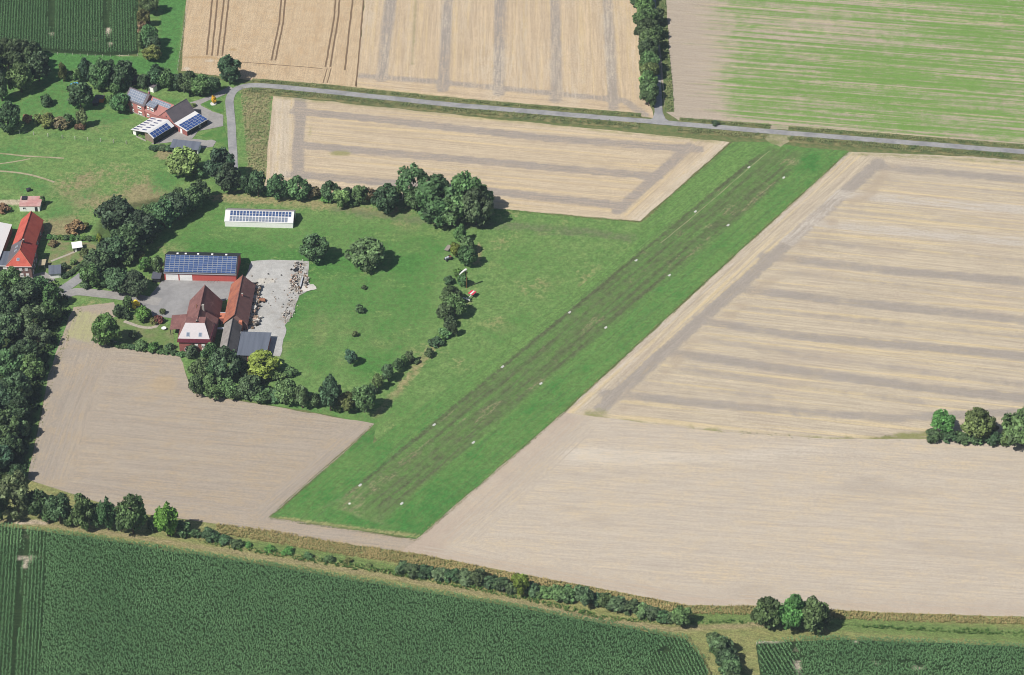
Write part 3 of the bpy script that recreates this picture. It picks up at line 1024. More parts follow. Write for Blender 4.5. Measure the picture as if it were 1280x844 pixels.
# 2 white solar barn
t = tag(empty('barn', (-108.4, 69.6, 0), ang(-2.7)), 'low white metal barn with two rows of solar panels', 'barn')
WB = 25.8
_, bk, T, s1, _ = gable(t, WB, 8.7, 2.5, 4.6, M_WHITE, M_WROOF, M_WROOF, over=.15)
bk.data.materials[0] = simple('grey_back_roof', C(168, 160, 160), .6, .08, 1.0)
E2 = Vector((0, 1, s1)).normalized()
for r_, k_, m_ in ((0, 18, M_PV3), (1, 19, M_PV1)):
    for h_ in (0, 1):
        panels(t, Vector((1.8, 0, 2.5)) + E2 * (.15 + r_ * 2.4 + h_ * 1.06), (1, 0, 0), E2, k_, 1, 1.0, 1.02, .23, .1, m_)
for x in (.0, WB):
    mesh('lightning_rod', *bar((x, 4.35, 4.6), (x, 4.35, 5.9), .05), M_ALU, t)
box('door', WB - .02, WB + .06, 2.6, 6.2, .05, 2.4, M_DARKW, t)

# 3 farmhouse
t = tag(empty('farmhouse', (-117.3, -9.0, 0), ang(-2)), 'brown roofed farmhouse with white mansard front and bordeaux trim', 'house')
# local: x 0..11.8, y 0 (front wall) .. 27 ; main roof ridge at x=5.9
V = [(.4, 6.5, 0), (11.4, 6.5, 0), (11.4, 27.4, 0), (.4, 27.4, 0), (.4, 6.5, 3.0), (11.4, 6.5, 3.0), (11.4, 27.4, 3.0), (.4, 27.4, 3.0), (5.9, 6.5, 9.4), (5.9, 27.4, 9.4)]
mesh('wall', V, [(0, 1, 5, 8, 4), (2, 3, 7, 9, 6), (1, 2, 6, 5), (3, 0, 4, 7)], M_BRICK, t)
slab('roof_slope', [(-.1, 27.8, 2.6), (-.1, 6.3, 2.6), (5.9, 6.3, 9.75), (5.9, 27.8, 9.75)], .1, M_TBR, t)
slab('roof_slope', [(11.9, 6.3, 2.6), (11.9, 27.8, 2.6), (5.905, 27.8, 9.75), (5.905, 6.3, 9.75)], .1, M_TBR, t)
mesh('ridge_cap', *bar((5.9, 6.2, 9.8), (5.9, 27.8, 9.8), .16), M_TBR, t)
box('front_wall', 0, 10.9, 0, 6.6, 0, 5.3, M_BRICK, t)
box('plinth', -.08, 10.98, -.08, 6.4, 0, .5, M_CONC, t)
# bordeaux eaves band
V = [(-.6, -.6, 5.1), (11.6, -.6, 5.1), (12.1, 8.8, 5.1), (-.6, 8.8, 5.1), (-.35, -.25, 6.4), (11.2, -.25, 6.4), (11.7, 8.8, 6.4), (-.35, 8.8, 6.4)]
mesh('eaves_band', V, [(3, 2, 1, 0), (4, 5, 6, 7), (0, 1, 5, 4), (1, 2, 6, 5), (2, 3, 7, 6), (3, 0, 4, 7)], M_BORD, t)
# white front hip and its side slopes
fr = [(-.2, -.1, 6.42), (11.0, -.1, 6.42), (8.8, 5.0, 9.6), (2.0, 5.0, 9.6)]
slab('front_roof', fr, .08, simple('pale_sheet_roof', C(206, 198, 198), .6, .05, .9), t)
mesh('mansard_side', [(11.0, -.1, 6.42), (11.6, 8.8, 6.42), (8.8, 8.8, 9.55), (8.8, 5.0, 9.55)], [(0, 1, 2, 3)], M_TBR, t)
mesh('mansard_side', [(-.2, -.1, 6.42), (2.0, 5.0, 9.55), (2.0, 8.8, 9.55), (-.3, 8.8, 6.42)], [(0, 1, 2, 3)], M_TBR, t)
mesh('mansard_top', [(2.0, 5.0, 9.52), (8.8, 5.0, 9.52), (8.8, 8.8, 9.52), (2.0, 8.8, 9.52)], [(0, 1, 2, 3)], M_TBR, t)
E2 = Vector((0, 5.1, 3.18))
for x in (2.6, 6.9):
    skylight(t, Vector((x, -.1, 6.44)) + E2 * .12, (1, 0, 0), E2, 1.25, 1.7)
for x in (6.1, 8.5):
    window(t, x, 0, 2.9, 1.1, 1.3, 0, blind=.5)
window(t, 2.4, 0, 1.0, 1.1, 1.3, 0)
window(t, 8.5, 0, .9, 1.1, 1.3, 0, blind=.4)
chimney(t, 7.0, 14.4, 7.6, 10.6, .75, M_CONC)
chimney(t, 5.9, 5.7, 9.5, 10.2, .4, M_BLK)
mesh('roof_ladder', *bar((4.2, 16.2, 7.8), (4.2, 17.6, 8.6), .18), M_STEEL, t)
# dormer on the right slope
V = [(8.6, 10.2, 3.2), (11.7, 10.2, 3.2), (11.7, 14.6, 3.2), (8.6, 14.6, 3.2), (8.6, 10.2, 5.0), (11.7, 10.2, 4.4), (11.7, 14.6, 4.4), (8.6, 14.6, 5.0)]
mesh('dormer', V, [(0, 1, 5, 4), (1, 2, 6, 5), (2, 3, 7, 6), (3, 0, 4, 7)], M_BRICK, t)
slab('dormer_roof', [(12.0, 10.0, 4.45), (12.0, 14.8, 4.45), (7.9, 14.8, 7.4), (7.9, 10.0, 7.4)], .1, M_TBR, t)
# side porch
slab('porch_roof', [(-4.9, 10.2, 2.5), (.4, 10.0, 3.3), (.2, 18.6, 3.3), (-5.3, 18.8, 2.5)], .12, M_TBR, t)
for q in ((-4.7, 10.5), (-4.9, 18.4), (-2, 10.4)):
    box('porch_post', q[0] - .1, q[0] + .1, q[1] - .1, q[1] + .1, 0, 2.55, M_BLK, t)
box('porch_wall', -4.8, .3, 18.2, 18.4, 0, 2.4, M_BRICK, t)
# small terracotta terrace and link wall
box('link_roof', 11.95, 14.8, 17.2, 20.4, 2.6, 2.75, M_TERRA, t)
box('link_wall', 12.0, 14.7, 17.3, 20.3, 0, 2.6, M_BRICK, t)
box('roof_trim', 11.9, 14.9, 20.4, 20.65, 2.5, 3.0, M_ALU, t)
box('link_canopy', 11.95, 14.5, 11.2, 12.4, 2.3, 2.4, M_ALU, t)

# 4 east wing
t = tag(empty('stable', (-102.8, 4.6, 0), ang(-2)), 'narrow brick stable with weathered orange and brown tiled roof', 'stable')
gable(t, 8.3, 23.4, 3.2, 7.2, M_BRICKD, M_TBR, M_TBR, axis='y')
for o in [c for c in t.children if c.name.startswith('roof_slope')][:1]:
    o.data.materials[0] = M_TOR
window(t, 2.4, 0, 1.2, 1.0, 1.0)
window(t, 5.9, 0, 1.2, 1.0, 1.0)
chimney(t, 5.3, 12.6, 5.9, 6.9, .5, M_BRICKP)

# 5 grey fibre cement barn
t = tag(empty('shed', (-102.9, -12.6, 0), ang(-2)), 'small brick shed with dark fibre cement gable roof', 'shed')
gable(t, 5.9, 16.6, 3.2, 5.6, M_BRICKD, M_ASB, M_ASB, axis='y', over=.25)
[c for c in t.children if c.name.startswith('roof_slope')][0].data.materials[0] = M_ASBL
for x in (2.6, 3.4):
    window(t, x, 0, 3.5, .5, .5, 0, M_BRICKD)
box('parapet', 5.0, 6.2, 16.0, 17.2, 0, 4.4, M_TERRA, t)

# 6 flat grey shed
t = tag(empty('machine_shed', (-97.0, -13.8, 0), ang(-4)), 'low machine shed with flat blue grey metal roof', 'shed')
box('wall', .25, 10.4, .3, 13.2, 0, 2.55, M_BRICKP, t)
slab('roof', [(-.2, -.1, 2.75), (10.7, -.1, 2.9), (10.7, 13.6, 3.0), (-.2, 13.6, 2.85)], .16, M_GREYR, t)
box('roof_edge', -.38, -.2, -.1, 13.6, 2.6, 3.0, M_WHITE, t)
for k in range(3):
    box('gate', 1.0 + k * 3.2, 3.8 + k * 3.2, .2, .31, .05, 2.3, M_DARKW, t)

# 8 little dark shed beside the barn
t = tag(empty('garden_shed', (-132.0, 33.4, 0), ang(-4)), 'little dark grey shed beside the long solar barn', 'shed')
box('wall', .2, 3.0, .2, 3.4, 0, 1.9, M_DARKW, t)
slab('roof', [(-.1, -.1, 1.95), (3.3, -.1, 1.95), (3.3, 3.7, 2.35), (-.1, 3.7, 2.35)], .12, simple('felt_roof', C(92, 94, 104), .9, .1), t)
box('door', 1.0, 1.9, .12, .21, .05, 1.8, M_BLK, t)

# 9 hip roofed house at the left edge
t = tag(empty('house', (-184.9, 36.0, 0), ang(-.5)), 'two storey brick house with red hipped roof at left edge', 'house')
Hh = 5.7
box('wall', 0, 8.8, 0, 13, 0, Hh, M_BRICKD, t)
box('plinth', -.06, 8.86, -.06, 12, 0, .6, M_CONC, t)
ev = -.4
R0, R1 = (4.4, 4.9, 9.4), (4.4, 11.6, 9.4)
a, b2, c2, d2 = (ev, ev, Hh - .1), (8.8 - ev, ev, Hh - .1), (8.8 - ev, 13 - ev, Hh - .1), (ev, 13 - ev, Hh - .1)
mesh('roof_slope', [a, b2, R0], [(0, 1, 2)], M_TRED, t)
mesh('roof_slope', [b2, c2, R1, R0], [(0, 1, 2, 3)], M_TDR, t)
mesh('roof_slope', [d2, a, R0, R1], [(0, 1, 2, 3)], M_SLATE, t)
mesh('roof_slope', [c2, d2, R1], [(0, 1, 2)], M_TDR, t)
mesh('soffit', [a, d2, c2, b2], [(0, 1, 2, 3)], M_WHITE, t)
for e, f in ((a, R0), (b2, R0), (R0, R1)):
    mesh('ridge_cap', *bar(e, f, .12), M_TERRA, t)
mesh('gutter', *bar((ev, ev - .06, Hh - .12), (8.8 - ev, ev - .06, Hh - .12), .1), M_WHITE, t)
for x, bl in ((2.2, .3), (4.9, .6), (7.0, .55)):
    window(t, x, 0, 3.6, 1.15, 1.35, 0, blind=bl)
for x, bl in ((5.1, .5), (7.2, .55), (2.2, .5)):
    window(t, x, 0, .9, 1.15, 1.4, 0, blind=bl)
for y in (2.5, 6.0, 9.5):
    window(t, 8.8, y, 3.6, 1.1, 1.3, math.pi / 2, blind=.3)
    window(t, 8.8, y, .9, 1.1, 1.3, math.pi / 2, blind=.3)
E2 = (Vector(R0) - Vector((4.4, ev, Hh - .1)))
skylight(t, Vector((3.5, ev, Hh - .1)) + E2 * .33 + Vector((0, 0, .05)), (1, 0, 0), E2, 1.0, 1.2)
El = Vector((4.8, 0, 3.8))
for y in (6.6, 9.2):
    skylight(t, Vector((ev, y + .5, Hh - .1)) + El * .5 + Vector((0, 0, .05)), (0, -1, 0), El, 1.0, 1.2)
chimney(t, 4.9, 10.4, 8.8, 10.2, .6, M_BLK)

# 10 bright red barn behind it
t = tag(empty('barn', (-185.3, 50.5, 0), ang(-2.5)), 'barn with bright red tiled roof behind the hipped house', 'barn')
gable(t, 8.0, 17.6, 4.3, 8.1, M_BRICK, M_TRED, M_TRED, axis='y', over=.3)
window(t, 8.0, 6, 1.4, 1.0, 1.0, math.pi / 2)
window(t, 8.0, 12, 1.4, 1.0, 1.0, math.pi / 2)

# 11 flat grey annex, 12 white roofed hall at the very edge
t = tag(empty('annex', (-196.0, 40.8, 0), ang(-2)), 'flat grey roofed annex left of the hipped brick house', 'annex')
box('wall', 0, 10.6, 0, 8.5, 0, 2.6, M_WHITE, t)
slab('roof', [(-.2, -.3, 2.75), (10.8, -.3, 2.75), (10.8, 8.8, 2.9), (-.2, 8.8, 2.9)], .14, M_GREYR, t)
box('gutter', -.2, 10.8, -.42, -.31, 2.55, 2.8, M_WHITE, t)
box('door', 6.0, 8.4, -.06, .01, .05, 2.2, M_DARKW, t)
hl = G(10.4, 279.5, 3.6)
t = tag(empty('hall', (hl[0] - 18.5, hl[1] - 22, 0), ang(-3.0)), 'hall with plain white sheet roof cut by the left edge', 'hall')
gable(t, 18.6, 22.4, 3.5, 5.4, M_BRICKD, M_WROOF, M_WROOF, axis='y', over=.2)

# 13 carport, 14 white roofed garden shed, 15 pinkish bungalow shed, awning
cp = G(62.5, 349)
t = tag(empty('carport', (cp[0], cp[1], 0), ang(8)), 'garage with slate blue roof beside the hipped house', 'garage')
box('wall', .15, 3.9, .3, 4.6, 0, 2.2, M_WHITE, t)
slab('roof', [(-.3, -.2, 2.25), (4.3, -.2, 2.25), (4.3, 5.0, 2.7), (-.3, 5.0, 2.7)], .12, M_GREYR, t)
box('garage_door', .8, 3.3, .2, .31, .05, 1.2, M_WHITE, t)
q = G(92, 317)
t = tag(empty('garden_shed', (q[0], q[1], 0), ang(14)), 'garden shed with flat white roof in the vegetable garden', 'shed')
box('wall', .15, 3.3, .8, 3.6, 0, 2.0, M_DARKW, t)
slab('roof', [(-.2, .3, 2.1), (3.6, .3, 2.1), (3.6, 4.0, 2.4), (-.2, 4.0, 2.4)], .1, M_WHITE, t)
box('door', .6, 1.4, .7, .81, .05, 1.8, M_WHITE, t)
q = G(25, 264.5)
t = tag(empty('bungalow', (q[0], q[1], 0), ang(0)), 'white walled shed with faded pink roof and black roof box', 'shed')
box('wall', 0, 7.6, 0, 5.2, 0, 2.4, M_WHITE, t)
slab('roof', [(-.2, -.2, 2.5), (8.0, -.2, 2.5), (8.2, 5.8, 3.2), (-.2, 5.8, 3.2)], .12, simple('pink_roof', C(196, 142, 136), .8, .14, 1.0, C(206, 170, 162)), t)
box('roof_box', .4, 2.3, 3.4, 5.5, 3.0, 3.5, M_BLK, t)
box('door', 5.8, 6.8, -.07, .01, .05, 2.0, M_DARKW, t)
window(t, 1.8, 0, 1.0, 1.2, 1.0)
q = G(48, 338)
t = tag(empty('awning', (q[0], q[1], 0), ang(6)), 'tan canvas awning beside the brick house wall', 'awning')
slab('canopy', [(0, 0, 2.2), (2.6, 0, 2.2), (3.1, 3.2, 2.6), (.7, 3.2, 2.6)], .06, simple('tan_canvas', C(186, 172, 142), .9, .08), t)
for a_, b_ in ((.15, .1), (2.5, .1), (2.9, 3.0), (.9, 3.0)):
    mesh('pole', *bar((a_, b_, 0), (a_, b_, 2.25), .04), M_ALU, t)

# ---- upper farm
u1 = Vector((math.cos(ang(-34)), math.sin(ang(-34)), 0))
# main brick house
t = tag(empty('farmhouse', (-155.6, 152.4, 0), ang(-34)), 'pink brick farmhouse with grey solar panels on steep roof', 'house')
_, _, T, s1, _ = gable(t, 9.8, 7.4, 5.5, 8.9, M_BRICKP, M_SLATE, M_SLATE)
E2 = Vector((0, 1, s1))
panels(t, Vector((.45, .02, 5.52)) + E2.normalized() * .2, (1, 0, 0), E2, 8, 4, 1.02, 1.05, .05, .05, M_PV3)
for x, z, w, h in ((3.5, 3.3, .9, 1.0), (7.3, 3.2, 1.9, 1.2), (3.7, .9, .9, 1.0), (7.5, .7, 1.9, 1.3)):
    window(t, x, 0, z, w, h, blind=.4)
window(t, 0, 3.7, 3.0, 1.0, 1.1, -math.pi / 2)
box('plinth', 3.0, 9.85, -.07, 0, 0, .5, M_CONC, t)
chimney(t, 9.0, 4.6, 8.0, 9.6, .6, M_BRICKP)
# wing
t = tag(empty('farmhouse_wing', (-147.2, 147.0, 0), ang(-34)), 'lower red tiled wing with dormer and one strip of panels', 'house')
_, _, T, s1, _ = gable(t, 11.5, 8.8, 3.4, 7.6, M_BRICKP, tile_mat('pink_tiles', C(180, 126, 118), C(168, 116, 110)), None)
E2 = Vector((0, 1, s1)).normalized()
panels(t, Vector((1.4, .02, 3.42)) + E2 * 3.9, (1, 0, 0), E2, 9, 2, .98, .9, .05, .04, M_PV3)
box('dormer', .5, 4.6, .4, 3.4, 3.0, 5.6, M_BRICKP, t)
slab('dormer_roof', [(.2, .1, 5.7), (4.9, .1, 5.7), (4.9, 3.6, 6.6), (.2, 3.6, 6.6)], .1, M_SLATE, t)
panels(t, (.4, .25, 5.76), (1, 0, 0), (0, 3.5, .9), 4, 2, 1.0, 1.4, .08, .05, M_PV3)
window(t, 1.5, .4, 4.0, 1.1, 1.3, blind=.4)
window(t, 3.5, .4, 4.0, 1.5, 1.3, blind=.4)
window(t, 1.5, 0, .9, 1.2, 1.3, blind=.4)
# grey roofed barn
t = tag(empty('barn', (-134.4, 137.2, 0), ang(51)), 'brick gabled barn with plain dark grey roof in upper farm', 'barn')
gable(t, 11.4, 8.6, 3.5, 7.5, M_BRICKP, M_SLATE, M_SLATE, over=.25)
window(t, 0, 4.3, 4.6, .6, .6, -math.pi / 2, M_BRICKD)
window(t, 0, 3.0, 3.4, .6, .6, -math.pi / 2, M_BRICKD)
# lean-to with blue panels
t = tag(empty('barn', (-129.0, 132.8, 0), ang(50)), 'low red gabled barn with blue panels and white roof strip', 'barn')
V = [(0, 0, 0), (11.2, 0, 0), (11.2, 7.4, 0), (0, 7.4, 0), (0, 0, 2.5), (11.2, 0, 2.5), (11.2, 7.4, 3.4), (0, 7.4, 3.4)]
mesh('wall', V, [(3, 2, 1, 0), (1, 2, 6, 5), (2, 3, 7, 6), (3, 0, 4, 7)], M_BRICK, t)
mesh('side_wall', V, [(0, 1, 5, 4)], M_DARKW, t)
s_ = .9 / 7.4
slab('roof', [(-.3, -.3, 2.6 - .3 * s_), (11.5, -.3, 2.6 - .3 * s_), (11.5, 7.4, 3.5), (-.3, 7.4, 3.5)], .1, M_WROOF, t)
panels(t, (.1, -.15, 2.63), (1, 0, 0), (0, 1, s_), 7, 4, 1.55, 1.22, .06, .05, M_PV2)
box('door', -.07, .01, 2.8, 3.9, .05, 2.1, M_WHITE, t)
box('door', -.07, .01, 5.2, 6.0, .05, 1.9, M_BLK, t)
window(t, 7.0, 0, .9, 1.1, 1.0)
# white roofed open barn
t = tag(empty('open_barn', (-141.6, 126.7, 0), ang(52)), 'open fronted barn with white roof dotted by separate panels', 'barn')
He, Hr, Hl = 3.2, 4.7, 2.3
xr, xl = 3.0, 12.4
V = [(0, 0, 0), (11.3, 0, 0), (11.3, 0, He - .06), (0, 0, He - .06)]
mesh('side_wall', [(0, 0, 0), (11.3, 0, 0), (11.3, 0, 3.1), (0, 0, 3.1), (0, .15, 0), (11.3, .15, 0), (11.3, .15, 3.1), (0, .15, 3.1)],
     [(0, 1, 2, 3), (5, 4, 7, 6), (3, 2, 6, 7), (1, 5, 6, 2), (4, 0, 3, 7)], simple('dark_green_timber', C(48, 62, 62), .9, .15), t)
mesh('back_wall', [(11.2, 0, 0), (11.2, xl, 0), (11.2, xl, 2.2), (11.2, xr, 4.6), (11.2, 0, 3.1), (11.3, 0, 0), (11.3, xl, 0), (11.3, xl, 2.2), (11.3, xr, 4.6), (11.3, 0, 3.1)],
     [(4, 3, 2, 1, 0), (5, 6, 7, 8, 9), (0, 1, 6, 5), (1, 2, 7, 6), (2, 3, 8, 7), (3, 4, 9, 8), (4, 0, 5, 9)], M_DARKW, t)
mesh('gable_wall', [(.6, .16, 0), (.6, 5.4, 0), (.6, 5.4, 4.0), (.6, xr, 4.6), (.6, .16, 3.1), (.7, .16, 0), (.7, 5.4, 0), (.7, 5.4, 4.0), (.7, xr, 4.6), (.7, .16, 3.1)],
     [(4, 3, 2, 1, 0), (5, 6, 7, 8, 9), (0, 1, 6, 5), (1, 2, 7, 6), (2, 3, 8, 7), (3, 4, 9, 8), (4, 0, 5, 9)], simple('old_timber', C(150, 132, 116), .9, .2, 2.0), t)
slab('roof_slope', [(-.3, -.3, He - .15), (11.6, -.3, He - .15), (11.6, xr, Hr), (-.3, xr, Hr)], .08, M_WROOF, t)
slab('roof_slope', [(11.6, xl, Hl), (-.3, xl, Hl), (-.3, xr + .003, Hr), (11.6, xr + .003, Hr)], .08, M_WROOF, t)
er = Vector((0, xr + .3, Hr - He + .15)).normalized()
panels(t, Vector((.15, -.25, He - .12)), (1, 0, 0), er, 6, 2, 1.55, 1.36, .07, .06, M_PV2)
sl_ = Vector((0, xr - xl, Hr - Hl)).normalized()
for k in range(6):
    panels(t, Vector((.5 + k * 1.9, xl - .5, Hl + .12)), (1, 0, 0), sl_, 1, 1, .75, 3.2, .1, .1, M_PV4)
for k in range(5):
    panels(t, Vector((.9 + k * 2.1, xl - 5.2, Hl + .12 + 4.7 * .2553)), (1, 0, 0), sl_, 1, 1, .75, 2.5, .1, .1, M_PV4)
for y in (6.2, 9.3, 12.2):
    box('post', .1, .3, y - .1, y + .1, 0, 4.7 - (y - xr) * .2553 - .16, M_BLK, t)
box('trough', -.4, .0, 4.2, 9.6, 0, .4, M_CONC, t)
w_ = box('white_tank', .4, 1.6, 10.3, 11.9, 0, 1.6, M_WHITE, t)
# dark shed at the front
t = tag(empty('shed', (-134.6, 121.2, 0), ang(-10.5)), 'long low shed with dark slate grey roof in upper farm', 'shed')
box('wall', .2, 11.2, .7, 4.6, 0, 2.0, M_WHITE, t)
slab('roof', [(-.1, .1, 2.2), (11.5, .1, 2.2), (11.5, 5.0, 3.0), (-.1, 5.0, 3.0)], .12, M_GREYR, t)
for k in range(5):
    box('stall_opening', .8 + k * 2.1, 2.4 + k * 2.1, .6, .71, .05, 1.7, M_DARKW, t)
# orange garden shed
q = G(119.5, 128)
t = tag(empty('garden_shed', (q[0], q[1], 0), ang(-8)), 'small orange garden shed with dark roof among the trees', 'shed')
box('wall', 0, 3.2, 0, 2.4, 0, 2.1, simple('orange_boards', C(226, 138, 70), .8, .08, 2.0), t)
slab('roof', [(-.3, -.35, 2.05), (3.5, -.35, 2.05), (3.5, 1.2, 2.75), (-.3, 1.2, 2.75)], .08, M_SLATE, t)
slab('roof', [(3.5, 2.75, 2.05), (-.3, 2.75, 2.05), (-.3, 1.203, 2.75), (3.5, 1.203, 2.75)], .08, M_SLATE, t)
box('door', .4, 1.2, -.06, .01, .05, 1.8, M_DARKW, t)
q = G(116, 132)
t = tag(empty('tool_shed', (q[0], q[1], 0), ang(-8)), 'low grey roofed hut in front of orange garden shed', 'shed')
box('wall', 0, 2.0, 0, 2.2, 0, 1.4, M_DARKW, t)
slab('roof', [(-.2, -.2, 1.45), (2.3, -.2, 1.45), (2.3, 2.4, 1.75), (-.2, 2.4, 1.75)], .1, M_SLATE, t)
q = G(162, 108)
t = tag(empty('hut', (q[0], q[1], 0), ang(20)), 'brown roofed hut half hidden behind the pink farmhouse', 'shed')
box('wall', 0, 4.5, 0, 3, 0, 2.0, M_DARKW, t)
slab('roof', [(-.3, -.3, 2.05), (4.8, -.3, 2.05), (4.8, 3.3, 2.9), (-.3, 3.3, 2.9)], .1, simple('brown_roof', C(112, 98, 88), .9, .1), t)
q = G(185, 113.5)
t = tag(empty('conservatory', (q[0], q[1], 0), ang(-34)), 'little white hut behind the ridge of the pink farmhouse', 'shed')
box('wall', 0, 3.0, 0, 2.4, 0, 2.4, M_WHITE, t)
slab('roof', [(-.2, -.2, 2.45), (3.2, -.2, 2.45), (3.2, 2.6, 2.9), (-.2, 2.6, 2.9)], .1, M_SLATE, t)

# ------------------------------------------------------------------ trees and shrubs
LEAF = leaf_mat()
BARK = simple('bark', C(96, 84, 72), .9, .2, 3.0)


def crown_mesh(seed, nclump, nleaf, size, cr=(.24, .42), rad=(.5, .86), low=-.75, spike=0.0):
    r = np.random.default_rng(seed)
    cl = []
    while len(cl) < nclump:
        d = r.normal(size=3)
        d /= np.linalg.norm(d)
        if d[2] < low or (d[2] < -.2 and r.random() < .35):
            continue
        k = r.uniform(*rad)
        if spike and d[2] > .3:
            k *= 1 + spike * r.random()
        cl.append((d * k, r.uniform(*cr), r.uniform(.62, 1.38)))
    P, N, S, TI = [], [], [], []
    wts = np.array([c[1] ** 2 for c in cl])
    cnt = np.maximum(6, (nleaf * wts / wts.sum()).astype(int))
    for (c, cr_, ti), m in zip(cl, cnt):
        d = r.normal(size=(m, 3))
        d[:, 2] += .35
        d /= np.linalg.norm(d, axis=1)[:, None]
        out = c / (np.linalg.norm(c) + 1e-6)
        flip = (d @ out) < -.45
        d[flip] *= -1
        p = c + d * cr_ * (r.uniform(.65, 1.2, size=(m, 1)))
        P.append(p)
        n_ = d * 1.0 + r.normal(size=(m, 3)) * .65 + np.array([0, 0, .25])
        N.append(n_)
        S.append(size * r.uniform(.55, 1.35, m))
        TI.append(np.clip(ti * r.uniform(.6, 1.4, m), .4, 1.9))
    P, N, S, TI = np.vstack(P), np.vstack(N), np.concatenate(S), np.concatenate(TI)
    N /= np.linalg.norm(N, axis=1)[:, None]
    a = np.cross(N, r.normal(size=N.shape))
    a /= np.linalg.norm(a, axis=1)[:, None]
    bb = np.cross(N, a)
    asp = r.uniform(.6, 1.0, len(P))[:, None]
    s = S[:, None]
    fold = N * s * .35
    q = [P - a * s - bb * s * asp * .6 - fold, P + a * s * .5 - bb * s * asp, P + a * s + bb * s * asp * .6 - fold, P - a * s * .5 + bb * s * asp]
    V = np.stack(q, 1).reshape(-1, 3)
    n = len(P)
    F = np.arange(4 * n).reshape(n, 4)
    T3 = np.concatenate([F[:, [0, 1, 3]], F[:, [1, 2, 3]]])
    me = fastmesh('crown', V, T3, LEAF, {'tint': np.repeat(TI, 4)})
    dta = me.data
    bpy.data.objects.remove(me)
    return dta


def trunk_mesh(seed):
    """tapered trunk with limbs, unit height (trunk base 0, crown centre about .55)"""
    r = random.Random(seed)
    bm_V, bm_F = [], []

    def limb(a, b, r0, r1, n=6):
        V, F = [], []
        a, b = Vector(a), Vector(b)
        d = (b - a).normalized()
        u = d.cross(Vector((.3, .9, .1))).normalized()
        v = d.cross(u)
        k0 = len(bm_V)
        for q, rr in ((a, r0), (b, r1)):
            for k in range(n):
                t_ = 2 * math.pi * k / n
                bm_V.append(tuple(q + u * math.cos(t_) * rr + v * math.sin(t_) * rr))
        for k in range(n):
            bm_F.append((k0 + k, k0 + (k + 1) % n, k0 + n + (k + 1) % n, k0 + n + k))
    limb((0, 0, -.02), (.01, .01, .3), .04, .028)
    limb((.01, .01, .3), (0, .02, .75), .028, .008)
    for k in range(6):
        a = k * 1.05 + r.random()
        z = .25 + .06 * k
        limb((0, .01, z), (math.cos(a) * .28, math.sin(a) * .28, z + r.uniform(.12, .25)), .018, .005)
    me = bpy.data.meshes.new('trunk')
    me.from_pydata(bm_V, [], bm_F)
    me.materials.append(BARK)
    return me


CR_BIG = [crown_mesh(10 + i, 60, 3000, .095, (.2, .36), (.5, .92)) for i in range(6)]
CR_MID = [crown_mesh(30 + i, 36, 1800, .12, (.24, .42), (.42, .86)) for i in range(4)]
CR_TALL = [crown_mesh(50 + i, 44, 2600, .09, (.2, .36), (.5, .9), -.9, .18) for i in range(3)]
CR_BUSH = [crown_mesh(70 + i, 24, 1000, .15, (.26, .48), (.35, .86), -.35) for i in range(4)]
CR_WILLOW = [crown_mesh(90 + i, 60, 3000, .075, (.16, .3), (.5, .95), -.9, .1) for i in range(2)]
TRUNKS = [trunk_mesh(i) for i in range(3)]
PAL = {'dark': (56, 76, 50), 'deep': (50, 70, 50), 'mid': (64, 88, 54), 'fresh': (66, 98, 50), 'light': (84, 106, 62), 'grey': (68, 86, 60),
       'olive': (76, 86, 50), 'yellow': (88, 103, 44), 'gold': (164, 150, 46), 'brown': (92, 82, 62), 'red': (92, 52, 48), 'lime': (78, 112, 48), 'blue': (54, 78, 58)}
RT = random.Random(3)
LEAFK = 1.85


def plant(cx, cy, rx, ry, col, kind='tree', label=None, cat=None, group=None, name=None):
    """a tree or shrub whose crown the photograph shows centred on (cx, cy) with half width rx and half height ry"""
    bush = kind in ('bush', 'hedge')
    m = mpp(cx, cy)
    R = rx * m
    ryy = ry * m
    s, c = math.sin(DEP), math.cos(DEP)
    Vv = math.sqrt(max(ryy * ryy - (R * s) ** 2, (.35 * R) ** 2)) / c
    Vv = min(max(Vv, .6 * R), 1.9 * R)
    H = Vv * (.72 if bush else 1.12) + (0 if bush else .4)
    g = G(cx, cy, H)
    nm = name or ('shrub' if bush else 'tree')
    root = empty(nm, (g[0], g[1], 0))
    tag(root, label, cat or ('shrub' if bush else 'tree'), group)
    pool = CR_BUSH if bush else {'tall': CR_TALL, 'willow': CR_WILLOW}.get(kind, CR_BIG if R > 3.6 else CR_MID)
    o = bpy.data.objects.new('crown', RT.choice(pool))
    COL.objects.link(o)
    o.parent = root
    o.location = (0, 0, H)
    o.scale = (R * .96 * RT.uniform(.94, 1.06), R * .96 * RT.uniform(.94, 1.06), Vv * 1.0)
    o.rotation_euler = (0, 0, RT.uniform(0, 6.28))
    r, g_, b_ = PAL[col]
    k = RT.uniform(.86, 1.16)
    o.color = srgb(r * k * RT.uniform(.97, 1.12), g_ * k, b_ * k * RT.uniform(.93, 1.02), LEAFK)
    tk = bpy.data.objects.new('trunk', RT.choice(TRUNKS))
    COL.objects.link(tk)
    tk.parent = root
    hh = (H + Vv * .4) * (1.0 if not bush else .9)
    tk.scale = (hh * .9, hh * .9, hh)
    tk.rotation_euler = (0, 0, RT.uniform(0, 6.28))
    return root


